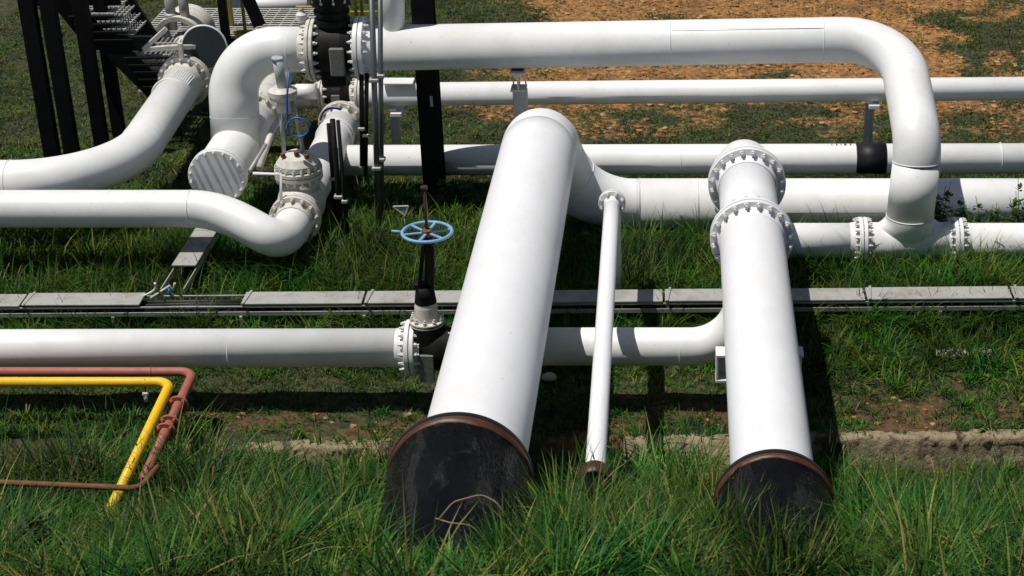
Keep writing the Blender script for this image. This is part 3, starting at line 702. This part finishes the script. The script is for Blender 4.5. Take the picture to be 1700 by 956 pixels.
# ------------------------------------------------------------------ black stair and walkway at the back
ST = Thing('metal_stair', PZ(150, 255, 0), 'black steel stair with open grating treads on paired posts', 'stair')
for bx, by, w in ((89, 268, .175), (122, 268, .165), (171, 250, .16), (199, 228, .14)):
    b = PZ(bx, by, 0); ST.part('post', MB().box((b.x, b.y, 1.45), (w, .12, 3.3)), M['black'])
yS = 19.75; yS2 = 20.55
def str_(p, Y, w=.20): return MB().beam(PY(*p[0], Y), PY(*p[1], Y), .05, w, up=(0, 1, .0)) if False else MB().beam(PY(*p[0], Y), PY(*p[1], Y), .06, w)
ST.part('stringer', str_(((88, -25), (160, 66)), yS, .30), M['black'])
ST.part('stringer', str_(((178, -30), (252, 78)), yS2, .32), M['black'])
ST.part('stringer', str_(((170, 60), (268, 158)), yS, .27), M['black'])
ST.part('stringer', str_(((240, 62), (318, 140)), yS2, .20), M['black'])
ST.part('landing', MB().beam(PY(136, 70, yS), PY(256, 71, yS), .07, .17), M['black']); ST.part('crossbar', MB().beam(PY(30, 2, yS+.1), PY(200, 2, yS+.1), .05, .10), M['black'])
def tread(px0, px1, py, n):
    mb = MB(); a = PY(px0, py, yS+.1); b = PY(px1, py, yS+.1)
    mid = Vector(((a.x+b.x)/2, 0, a.z)); w = b.x-a.x
    for k in range(n):
        mb.beam((a.x, yS+.02+k*.66/n, a.z), (b.x, yS+.02+k*.66/n, a.z), .014, .03)
    for k in range(9):
        x = a.x+w*(k+.3)/8.6; mb.beam((x, yS+.0, a.z-.004), (x, yS+.70, a.z-.004), .012, .02)
    ST.part('nosing', MB().beam((a.x-.02, yS-.03, a.z-.02), (b.x+.02, yS-.03, a.z-.012), .03, .03), M['black'])
    return mb
for k in range(4):
    ST.part('tread', tread(122+k*9, 192+k*10, 20+k*13.0, 7), M['galv'])
for k in range(5):
    ST.part('tread', tread(214+k*7.6, 286+k*3, 88+k*12, 3), M['galv'])
q = PZ(246, 160, .0)
solo('footing_block', MB().box((q.x+.02, q.y, .05), (.22, .25, .16), bev=.02), M['stone'], 'pale concrete footing at the bottom of the black stair', 'footing')
WK = Thing('walkway', PY(380, 60, 21.5), 'grey grating walkway with faded yellow rails behind the arch elbow', 'walkway')
wa, wb = PY(232, 60, 21.2), PY(545, 60, 21.2); zw = wa.z
mb = MB()
for k in range(14): mb.beam((wa.x, 21.2+k*.09, zw), (wb.x, 21.2+k*.09, zw), .02, .03)
for k in range(18): mb.beam((wa.x+(wb.x-wa.x)*k/17, 21.18, zw-.006), (wa.x+(wb.x-wa.x)*k/17, 22.42, zw-.006), .02, .02)
WK.part('deck', mb, M['galv'])
WK.part('edge_beam', MB().beam((wa.x, 21.15, zw-.11), (wb.x, 21.15, zw-.11), .05, .17), M['black'])
WK.part('toe_board', MB().beam(PY(388, 24, 22.4), PY(646, 22, 22.4), .02, .07), M['olive'])
WK.part('toe_board', MB().beam(PY(388, 54, 21.2), PY(440, 53, 21.2), .02, .06), M['olive'])
for px in (231, 408, 592, 602, 640):
    b = PY(px, 32 if px != 408 else 58, 21.2 if px == 408 else 22.3); WK.part('rail_post', MB().cyl(b, b+Vector((0, 0, 1.1)), .022, 10), M['olive'])
WK.part('leg', MB().box((PY(375, 60, 21.1).x, 21.1, zw/2+.6), (.10, .10, zw+1.3)), M['black'])
WK.part('leg', MB().box((PY(386, 60, 21.6).x, 21.6, zw/2+.5), (.07, .07, zw+1.2)), M['olive'])
WK.part('brace', MB().beam(PY(404, -20, 20.9), PY(431, 42, 20.9), .06, .15), M['black'])
q = PY(400, 30, 22.8)
CB = Thing('junction_box', q, 'white painted box standing behind the walkway rail', 'box')
CB.part('body', MB().box(q+Vector((0, .1, .12)), (.26, .2, .36), bev=.03), M['white']); CB.part('lid', MB().box(q+Vector((0, .1, .315)), (.3, .24, .03)), M['white'])
q = PY(452, 14, 23.2)
solo('small_pipe', MB().tube(route([q+Vector((-.35, 0, -.6)), q+Vector((-.35, 0, .05)), q+Vector((.5, 0, .05))], .15), .1, 24), M['white'], 'small white pipe elbow far behind the walkway', 'pipe')

# ------------------------------------------------------------------ yellow and red pipes
yR = 13.0; yY = 12.72
rr0 = PY(-60, 617, yR); rr1 = PY(328, 617, yR); ry0 = PY(-60, 634, yY); ry1 = PY(290, 634, yY)
zr, zy = rr0.z, ry0.z
YP = Thing('yellow_pipe', (ry1.x, yY, 0), 'bright yellow pipe bending toward the viewer into the bank grass', 'pipe')
YP.part('pipe', MB().tube(route([(-9, yY, zy), (ry1.x-.03, yY, zy), (PZ(201, 812, zy-.02).x, 10.6, zy-.04)], .12), .041, 24), M['yellow'])
RP = Thing('red_pipe', (rr1.x, yR, 0), 'red primer pipe with three small flanges bending toward the viewer beside the yellow pipe', 'pipe')
e1 = PZ(236, 800, zr-.02)
RP.part('pipe', MB().tube(route([(-9, yR, zr), (rr1.x-.03, yR, zr), e1], .12), .040, 24).torus(PY(252, 617, yR), (1, 0, 0), .04, .006, 24, 6), M['red'])
ra = Vector((rr1.x-.03, yR, zr)); dv = (e1-ra).normalized()
for px, py in ((304, 671), (291, 702), (286, 715)):
    t = ((PZ(px, py, zr).y)-ra.y)/dv.y
    flange(RP, ra+dv*t, dv, .085, .042, .022, 4, .014, M['red'], M['red'], pair=False)
rp0 = PZ(-40, 799, .86); rp1 = PZ(232, 811, .84); rp2 = PZ(262, 775, .80)
solo('conduit', MB().tube(route([rp0+Vector((-2, 0, 0)), rp0, rp1, rp2], [3, .09]), .022, 14), M['rust'], 'thin rusty conduit lying low in the bank grass under the yellow pipe', 'conduit')
q = PY(240, 640, yY-.02)
X = Thing('drip_tap', q, 'small white tap hanging from the yellow pipe on a thin wire', 'tap')
X.part('wire', MB().cyl(q+Vector((.01, 0, .06)), q+Vector((0, 0, -.06)), .006, 8), M['rust'])
X.part('tap', MB().box(q+Vector((0, 0, -.075)), (.05, .04, .035), bev=.01).cyl(q+Vector((-.005, 0, -.09)), q+Vector((-.005, 0, -.15)), .016, 12), M['white'])

# ------------------------------------------------------------------ cable trays
zt = .30
ta, tb = PZ(-60, 499, zt), PZ(1760, 485.5, zt)
TD = (tb-ta).normalized(); TN = Vector((-TD.y, TD.x, 0))
def tp(px):
    lo = ta; t = 0
    r = ray(px, 492); k = r.x/r.y        # X = k*Y along the tray line
    t = (k*ta.y-ta.x)/(TD.x-k*TD.y); return ta+TD*t
CT = Thing('cable_tray', ((ta.x+tb.x)/2, ta.y, 0), 'long galvanised cable tray with dusty lids crossing under the thick pipes', 'cable tray')
for a, b, dz in ((-60, 37, 0), (41, 236, .004), (404, 603, .0), (607, 830, .004), (834, 1100, 0), (1104, 1434, .003), (1438, 1676, 0), (1680, 1760, .004)):
    p0, p1 = tp(a), tp(b); up = Vector((0, 0, dz+random.uniform(-.004, .006)))
    CT.part('lid', MB().beam(p0+up, p1+up+Vector((0, 0, random.uniform(-.006, .006))), .255, .018), M['lid'])
    CT.part('clip', MB().beam(p0+TN*-.14+TD*.02+Vector((0, 0, .016)), p0+TN*.14+TD*.05+Vector((0, 0, .016)), .025, .012), M['galv'])
for s_ in (-1, 1):
    CT.part('side_rail', MB().beam(ta+TN*.12*s_+Vector((0, 0, -.10)), tb+TN*.12*s_+Vector((0, 0, -.10)), .012, .045).beam(ta+TN*.12*s_+Vector((0, 0, -.028)), tb+TN*.12*s_+Vector((0, 0, -.028)), .012, .018), M['galv'])
CT.part('tray_floor', MB().beam(ta+Vector((0, 0, -.125)), tb+Vector((0, 0, -.125)), .23, .01), M['blackv'])
for px in (190, 402, 606, 1250, 1560):
    p0 = tp(px); 
    for dy in (-.125, .115): CT.part('leg', MB().box((p0.x, p0.y+dy, .02), (.03, .03, .32)), M['galv'])
for k in range(3):
    p0, p1 = tp(205), tp(430)
    solo('power_cable', MB().tube([p0+TN*(.07-.06*k)+Vector((0, 0, -.07-.01*k)), p0.lerp(p1, .5)+TN*(.055-.05*k)+Vector((0, 0, -.055)), p1+TN*(.07-.06*k)+Vector((0, 0, -.07))], .018, 12), M['cable'], ['black cable along the back rail of the opened tray', 'middle black cable in the opened tray gap', 'black cable along the front rail of the opened tray'][k], 'cable', 'black cables in the open tray')
a = PZ(236, 492, .3)
solo('loose_wire', MB().tube(bez(a, a+Vector((.10, .05, .02)), a+Vector((.14, .1, .05)), PZ(257, 470, .45), 10), .012, 8), M['wire'], 'pale wire end curling up beside the cut tray lid', 'wire', 'loose wires at the open tray')
solo('loose_wire', MB().tube([PZ(250, 495, .28), PZ(282, 474, .36), PZ(287, 484, .3)], .012, 8).tube([PZ(287, 484, .3), PZ(290, 470, .42)], .010, 8), M['wire'], 'bent pair of pale wires sticking out of the tray gap', 'wire', 'loose wires at the open tray')
solo('wire_tie', MB().torus(PZ(281, 484, .33), (1, .3, 0), .025, .012, 14, 6), M['hose'], 'tiny blue tie around the loose tray wires', 'tie')
# branch tray going back under the inlet pipe
q0, q1 = PZ(305, 441, .34), PZ(347, 350, .34); q1.x = q0.x+.02
BT = Thing('branch_tray', (q0.x, q0.y, 0), 'short dusty tray lid sloping back under the curling inlet pipe', 'cable tray')
BT.part('lid', MB().beam(q0, q1, .24, .018), M['lid'])
BT.part('joint_strip', MB().beam(q0.lerp(q1, .62)+Vector((-.12, 0, .012)), q0.lerp(q1, .62)+Vector((.12, 0, .012)), .02, .01), M['galv'])
for s_ in (-1, 1): BT.part('side_rail', MB().beam(q0+Vector((s_*.11, -.45, -.06)), q1+Vector((s_*.11, 0, -.06)), .012, .06), M['galv'])

# ------------------------------------------------------------------ small things on the ground
q = PZ(428, 440, .22); q2 = PZ(421, 462, .05)
solo('marker_peg', MB().beam(q, q2, .035, .03).box(q2, (.05, .04, .05)), M['white_old'], 'small leaning white peg in the grass below the curling inlet pipe', 'peg')
q = PZ(516, 420, .10)
X = Thing('drain_fitting', (q.x, q.y, 0), 'pale blue drain fitting with grey nut in the grass near the bolted flange', 'fitting')
X.part('body', MB().torus(q, (0, .3, 1), .06, .016, 24, 8).cyl(q+Vector((-.03, 0, -.1)), q+Vector((-.03, 0, .05)), .03, 12), M['blue'])
X.part('nut', MB().lathe([(0, .0), (0, .045), (.06, .045), (.06, 0)], q+Vector((-.04, -.02, .02)), (0, 0, 1), 6), M['galv'])
X.part('pipe_tail', MB().cyl(q+Vector((.06, 0, -.03)), PZ(560, 427, .08), .016, 10), M['wire'])
q = PZ(665, 350, .35)
tri = MB()
A3 = [q+Vector((-.075, 0, .05)), q+Vector((.085, 0, .055)), q+Vector((.045, 0, -.06))]
for i in range(3): tri.beam(A3[i], A3[(i+1) % 3], .014, .014)
for i in range(1, 5):
    t = i/5; tri.beam(A3[0].lerp(A3[2], t), A3[1].lerp(A3[2], t), .006, .008); tri.beam(A3[0].lerp(A3[1], t), A3[2], .006, .008)
tri.cyl(q+Vector((.03, .02, -.05)), q+Vector((.03, .02, -.45)), .008, 8)
solo('warning_plate', tri, M['wire'], 'small pale triangular mesh plate on a thin rod behind the blue handwheel', 'plate')
def rock(px, py, s, label, z=.05):
    bm = bmesh.new(); bmesh.ops.create_icosphere(bm, subdivisions=2, radius=1); mb = MB(); q = PZ(px, py, z)
    sd = random.random()*9
    for v_ in bm.verts:
        d = v_.co.normalized(); n_ = 1+.5*(float(fbm(np.array(d.x*1.5+sd+5), np.array(d.y*1.5+d.z+5), 3))-.5)
        mb.v.append(q+Vector((d.x*s*n_*1.2, d.y*s*n_, d.z*s*.6*n_)))
    for f in bm.faces: mb.face([v_.index for v_ in f.verts], True)
    bm.free(); solo('rock', mb, M['rock'], label, 'rock', 'pale rocks in the grass')
rock(620, 411, .075, 'pale rock in the grass under the instrument tubes, largest of them')
rock(578, 426, .05, 'small orange-tinged rock beside the white drain tail')
rock(590, 437, .045, 'flat rock half hidden in grass in front of the small orange-tinged one')
rock(360, 396, .06, 'pale rock under the curling inlet pipe beside the branch tray')
rock(352, 407, .045, 'smaller rock touching the branch tray edge')
rock(1655, 432, .05, 'pale rock by the far flange of the tee')
rock(912, 626, .06, 'bluish white stone in the shade between thick pipe and slim pipe')
q0, q1 = PZ(1552, 590, .015), PZ(1650, 588, .015)
solo('concrete_slab', MB().beam(q0, q1, .12, .08, bev=.015), M['rock'], 'pale concrete slab mostly buried in grass between tray and stone edging', 'slab')

# ------------------------------------------------------------------ grass
def blade_mesh(name, P, h, w, az, th0, bend, seg, mat, label):
    n = len(P); lev = seg+1
    V_ = np.zeros((n, 2*seg+1, 3), np.float32); pos = P.copy(); d = np.stack([np.cos(az), np.sin(az)], -1); cr = np.stack([-np.sin(az), np.cos(az)], -1)
    for s_ in range(lev):
        t = s_/seg; wd = w*(1-t**1.7)*.5*(.75+.5*min(t*3, 1)*(1 if t < .5 else 1))
        if s_ < seg:
            V_[:, 2*s_, :2] = pos[:, :2]-cr*wd[:, None]; V_[:, 2*s_, 2] = pos[:, 2]
            V_[:, 2*s_+1, :2] = pos[:, :2]+cr*wd[:, None]; V_[:, 2*s_+1, 2] = pos[:, 2]
        else: V_[:, 2*seg] = pos
        th = th0+bend*(t+.5/seg); st_ = h/seg
        pos = pos.copy(); pos[:, :2] += d*(np.sin(th)*st_)[:, None]; pos[:, 2] += np.cos(th)*st_
    nv = 2*seg+1; base = (np.arange(n)*nv)[:, None]
    quads = np.concatenate([base+np.array([2*k, 2*k+1, 2*k+3, 2*k+2]) for k in range(seg-1)], 1).reshape(-1, 4) if seg > 1 else np.zeros((0, 4), int)
    tris = base+np.array([2*seg-2, 2*seg-1, 2*seg])
    me = bpy.data.meshes.new(name); me.vertices.add(n*nv); me.vertices.foreach_set('co', V_.ravel())
    li = np.concatenate([quads.ravel(), tris.ravel()]).astype(np.int32); me.loops.add(len(li)); me.loops.foreach_set('vertex_index', li)
    ls = np.concatenate([np.arange(len(quads))*4, len(quads)*4+np.arange(len(tris))*3]).astype(np.int32)
    me.polygons.add(len(ls)); me.polygons.foreach_set('loop_start', ls); me.update(calc_edges=True)
    me.polygons.foreach_set('use_smooth', np.ones(len(ls), bool)); me.materials.append(mat)
    o = bpy.data.objects.new(name, me); COL.objects.link(o); o['kind'] = 'stuff'; o['label'] = label; o['category'] = 'grass'
    return o
def field(x0, x1, y0, y1, nclump, per, spread, keep):
    cx = RNG.uniform(x0, x1, nclump); cy = RNG.uniform(y0, y1, nclump); k = keep(cx, cy) > RNG.random(nclump); cx, cy = cx[k], cy[k]
    cs = RNG.uniform(.6, 1.25, len(cx)); ca = RNG.uniform(0, 2*PI, len(cx)); i = np.repeat(np.arange(len(cx)), per)
    a = RNG.uniform(0, 2*PI, len(i)); r = spread*np.sqrt(RNG.random(len(i)))*cs[i]
    X = cx[i]+np.cos(a)*r; Y = cy[i]+np.sin(a)*r
    return X, Y, a, r/spread, cs[i], ca[i]
def cat(*F): return [np.concatenate(q) for q in zip(*F)]
def sel(F, k): return [q[k] for q in F]
# bank: arching tufts over a shorter filler
bk = lambda x, y: np.where(kerb_y(x)-y < .0, 0, 1)*(.30+1.0*fbm(x*1.1, y*1.1, 90))
T_ = field(-5.4, 3.2, 7.8, 12.72, 2700, 46, .06, bk)
X_, Y_, a, r, cs, ca = sel(T_, (kerb_y(T_[0])-T_[1] > .25*sst(.9, 1.5, T_[0])))
n = len(X_); lush = sst(12.4, 10.2, Y_)
hh = cs*RNG.uniform(.20, .54, n)*(.80+.35*lush)*(.38+1.25*fbm(X_*1.3, Y_*1.3, 61))
front = (1-.38*((X_ < -2.75) & (Y_ > 9.9) & (Y_ < 11.1)))*np.where((np.abs(X_+1.55) < .75) & (Y_ > 8.0), .5, 1)*np.where((np.abs(X_-.72) < .42) & (Y_ > 8.2), .48, 1)*np.where((Y_ < 7.9+1.3) & (np.abs(X_-.72) < .6), .8, 1); hh = hh*front*(1+.45*((X_ < -3.2) & (Y_ > 11.3)))
th = .04+.70*r*RNG.uniform(.4, 1.3, n); be = RNG.uniform(.4, 2.5, n)*(.25+.85*r); wd = RNG.uniform(.008, .0165, n)
G1 = (X_, Y_, hh, wd, a+RNG.normal(0, .45, n), th, be)
F_ = field(-5.4, 3.2, 7.8, 12.7, 1700, 24, .14, bk); X_, Y_, a, r, cs, ca = F_; n = len(X_)
G2 = (X_, Y_, cs*RNG.uniform(.10, .22, n)*(1-.4*((X_ < -2.75) & (Y_ > 9.9) & (Y_ < 11.1))), RNG.uniform(.006, .011, n), RNG.uniform(0, 2*PI, n), RNG.uniform(.1, .7, n), RNG.uniform(.3, 1.5, n))
# tall upright clumps right in front of the two sleeves and the slim pipe
C3 = [(-.72, 9.3), (-.55, 9.0), (-.85, 8.9), (-.35, 9.6), (-.15, 9.2), (.05, 9.9), (.15, 9.5), (.28, 10.3), (.30, 10.7), (.12, 10.6), (.30, 9.2), (.5, 8.35), (.75, 8.3), (1.0, 8.5), (1.2, 9.3), (1.3, 9.7), (.65, 8.25), (-.95, 8.5), (-2.05, 9.0), (-2.2, 9.3), (-1.0, 8.7), (.42, 9.3), (-.6, 9.6), (-1.9, 8.8)]
i3 = np.repeat(np.arange(len(C3)), 120); c3 = np.array(C3)[i3]; n = len(i3); a = RNG.uniform(0, 2*PI, n); r = np.sqrt(RNG.random(n))
G3 = (c3[:, 0]+np.cos(a)*r*.13, c3[:, 1]+np.sin(a)*r*.10, RNG.uniform(.22, .62, n), RNG.uniform(.007, .015, n), a+RNG.normal(0, .5, n), .05+.3*r, RNG.uniform(.1, 1.2, n))
X_, Y_, hh, wd, az, th, be = cat(G1, G2, G3)
P = np.stack([X_, Y_, zg(X_, Y_)-.02], -1).astype(np.float32)
blade_mesh('tall_grass', P, hh, wd, az, th, be, 4, M['grass_tall'], 'long lush grass covering the bank nearest the viewer')
# meadow
def kp(x, y): return (1-.86*soil(x, y))*(.25+1.1*fbm(x*1.1, y*1.1, 44))
T_ = field(-8.0, 4.6, 12.75, 17.9, 6300, 24, .055, kp); X_, Y_, a, r, cs, ca = T_
n = len(X_); dens = sst(13.2, 14.2, Y_)
hh = cs*RNG.uniform(.14, .34, n)*(.40+.75*dens)*(.55+.9*fbm(X_*.7, Y_*.7, 62))
hh = hh*np.where((Y_ > 13.25) & (Y_ < 14.0) & (X_ < 1), .45, 1)*(1+.45*((Y_ > 15.2) & (Y_ < 16.6)))*(1+.8*((X_ < -4.1) & (Y_ < 13.1)))
G1 = (X_, Y_, hh, RNG.uniform(.007, .0145, n), a+RNG.normal(0, .45, n), .05+.6*r*RNG.uniform(.4, 1.3, n), RNG.uniform(.5, 2.2, n)*(.35+.65*r))
F_ = field(-8.0, 4.6, 12.8, 17.9, 4700, 24, .14, lambda x, y: 1-.75*soil(x, y)); X_, Y_, a, r, cs, ca = F_; n = len(X_)
tx = RNG.uniform(-6.5, 4.4, 330); tx = tx[fbm(tx*1.3, tx*0+5, 71) > .42]; side = np.where(RNG.random(len(tx)) < .72, -.19, .2)
i3 = np.repeat(np.arange(len(tx)), 22); n3 = len(i3); a3 = RNG.uniform(0, 2*PI, n3); r3 = np.sqrt(RNG.random(n3))*.05; ty = ta.y+(tb.y-ta.y)*(tx-ta.x)/(tb.x-ta.x)+side
G3 = (tx[i3]+np.cos(a3)*r3, ty[i3]+np.sin(a3)*r3, RNG.uniform(.18, .52, n3), RNG.uniform(.007, .014, n3), a3, RNG.uniform(.02, .35, n3), RNG.uniform(.6, 2.4, n3))
G2 = (X_, Y_, cs*RNG.uniform(.04, .13, n), RNG.uniform(.006, .011, n), RNG.uniform(0, 2*PI, n), RNG.uniform(.1, .8, n), RNG.uniform(.3, 1.5, n))
X_, Y_, hh, wd, az, th, be = cat(G1, G2, G3)
P = np.stack([X_, Y_, zg(X_, Y_)-.02], -1).astype(np.float32)
blade_mesh('meadow_grass', P, hh, wd, az, th, be, 4, M['grass_mid'], 'ragged dark grass growing under and between the pipes')
# lawn at the back
X_, Y_, a, r, cs, ca = field(-9.8, 6.6, 17.6, 28, 30000, 18, .11, lambda x, y: (1-.90*soil(x, y)**.7)*(.45+.8*fbm(x*.8, y*.8, 45)))
n = len(X_); hh = cs*RNG.uniform(.035, .085, n)*np.where(Y_ < 19.6, 1.6, 1)
P = np.stack([X_, Y_, zg(X_, Y_)-.01], -1).astype(np.float32)
blade_mesh('lawn_grass', P, hh, RNG.uniform(.010, .020, n), a+RNG.normal(0, .7, n), .3+.6*r+RNG.uniform(0, .5, n), RNG.uniform(0, 1.0, n), 2, M['grass_short'], 'short rough lawn stretching away behind the pipes')

# clods and pebbles on the bare earth
def clods(n, x0, x1, y0, y1, r0, r1, thr):
    x = RNG.uniform(x0, x1, n); y = RNG.uniform(y0, y1, n); k = soil(x, y) > thr; x, y = x[k], y[k]; z = zg(x, y); n = len(x)
    bm = bmesh.new(); bmesh.ops.create_icosphere(bm, subdivisions=1, radius=1); bv = np.array([v_.co[:] for v_ in bm.verts]); bf_ = np.array([[v_.index for v_ in f.verts] for f in bm.faces]); bm.free()
    sz = r0+(r1-r0)*RNG.random(n)**3
    V_ = bv[None]*sz[:, None, None]*RNG.uniform(.65, 1.3, (n, len(bv), 1))*np.array([1.2, 1, .65]); V_ += np.stack([x, y, z+sz*.15], -1)[:, None]
    return V_.reshape(-1, 3), (bf_[None]+np.arange(n)[:, None, None]*len(bv)).reshape(-1, 3)
v1, f1_ = clods(5200, -3.6, 6.5, 19.6, 28, .008, .05, .35); v2, f2_ = clods(1600, -6, 4.5, 12.8, 16, .006, .032, .3)
me = bpy.data.meshes.new('pebbles'); me.from_pydata(np.concatenate([v1, v2]).tolist(), [], np.concatenate([f1_, f2_+len(v1)]).tolist())
def clod_mat():
    m, n, l, p = nodes('earth_clods'); g = n.new('ShaderNodeNewGeometry'); r = ramp(n, 0, 1, (.14, .068, .026, 1), (.42, .27, .13, 1)); e = r.color_ramp.elements.new(.6); e.color = (.34, .17, .06, 1)
    l.new(g.outputs['Random Per Island'], r.inputs[0]); l.new(r.outputs[0], p.inputs['Base Color']); p.inputs['Roughness'].default_value = .95; return m
me.materials.append(clod_mat()); po = bpy.data.objects.new('pebbles', me); COL.objects.link(po); po['kind'] = 'stuff'; po['label'] = 'clods and pebbles strewn over the bare orange earth'; po['category'] = 'pebbles'

# ------------------------------------------------------------------ individual weeds and stalks
def weed(px, py, zbase, h, nst, label, lean=.35, name='leafy_weed', Y=None):
    q = PZ(px, py, zbase)
    if Y: q = Vector((PY(px, py, Y).x, Y, 0))
    th = Thing(name, q, label, 'weed', 'leafy weeds by the pipes')
    stem = MB(); lf = MB()
    for s_ in range(nst):
        a = random.uniform(0, 2*PI); ln = random.uniform(.1, lean); hh = h*random.uniform(.65, 1.05)
        top = q+Vector((math.cos(a)*ln*hh, math.sin(a)*ln*hh*.7, hh)); mid = q.lerp(top, .5)+Vector((0, 0, hh*.08))
        pts = bez(q, q.lerp(mid, .7), mid, top, 6); stem.tube(pts, [.005]*4+[.003]*3, 5)
        for k in range(44):
            t = random.uniform(.3, 1); c = pts[min(6, int(t*6))]+Vector((random.gauss(0, .012), random.gauss(0, .012), random.gauss(0, .012)))
            b = random.uniform(0, 2*PI); el_ = random.uniform(-.3, .8); d = Vector((math.cos(b)*math.cos(el_), math.sin(b)*math.cos(el_), math.sin(el_)))
            s2 = d.cross(Vector((0, 0, 1))).normalized(); L_ = random.uniform(.04, .085); i0_ = len(lf.v)
            lf.v += [c, c+d*L_*.5+s2*L_*.3, c+d*L_, c+d*L_*.5-s2*L_*.3]; lf.face((i0_, i0_+1, i0_+2, i0_+3))
    th.part('stems', stem, M['grass_mid']); th.part('leaves', lf, M['leaf'])
weed(1558, 345, 0, .78, 7, 'dark leafy weed in the shade behind the tee riser', .2, Y=16.5)
weed(1592, 345, 0, .66, 6, 'sunlit leafy weed right behind the far tee flange', .25, Y=16.5)
weed(1640, 345, 0, .58, 5, 'low leafy weed between the header and the far run pipe', .3, Y=16.5)
weed(1697, 345, 0, .82, 8, 'tall leafy weed at the picture edge in front of the header', .25, Y=16.5)
weed(1668, 345, 0, .60, 5, 'small leafy weed beside the tall one at the edge', .25, Y=16.45)
weed(984, 395, .05, .40, 5, 'small dark weed under the elbow of the thickest pipe', Y=16.15)
weed(760, 318, .05, .42, 9, 'bushy weed in the shade beside the black column', .7, Y=17.6)
weed(60, 935, 1.2, .38, 4, 'broad leafy weed in the bank grass nearest the viewer')
def stalk(pts, r, label):
    P_ = [PZ(*p) for p in pts]; solo('dry_stalk', MB().tube(route(P_, [.1]*(len(P_)-2), 5), r, 6), M['straw'], label, 'stalk', 'dry stalks on the black sleeve')
stalk([(728, 862, 1.80), (752, 833, 1.86), (800, 820, 1.88), (826, 835, 1.84), (842, 862, 1.75)], .0042, 'arched dry stalk lying over the larger black sleeve')
stalk([(722, 860, 1.79), (748, 868, 1.79), (790, 872, 1.77), (800, 905, 1.62)], .0042, 'flat dry stalk low on the larger black sleeve')
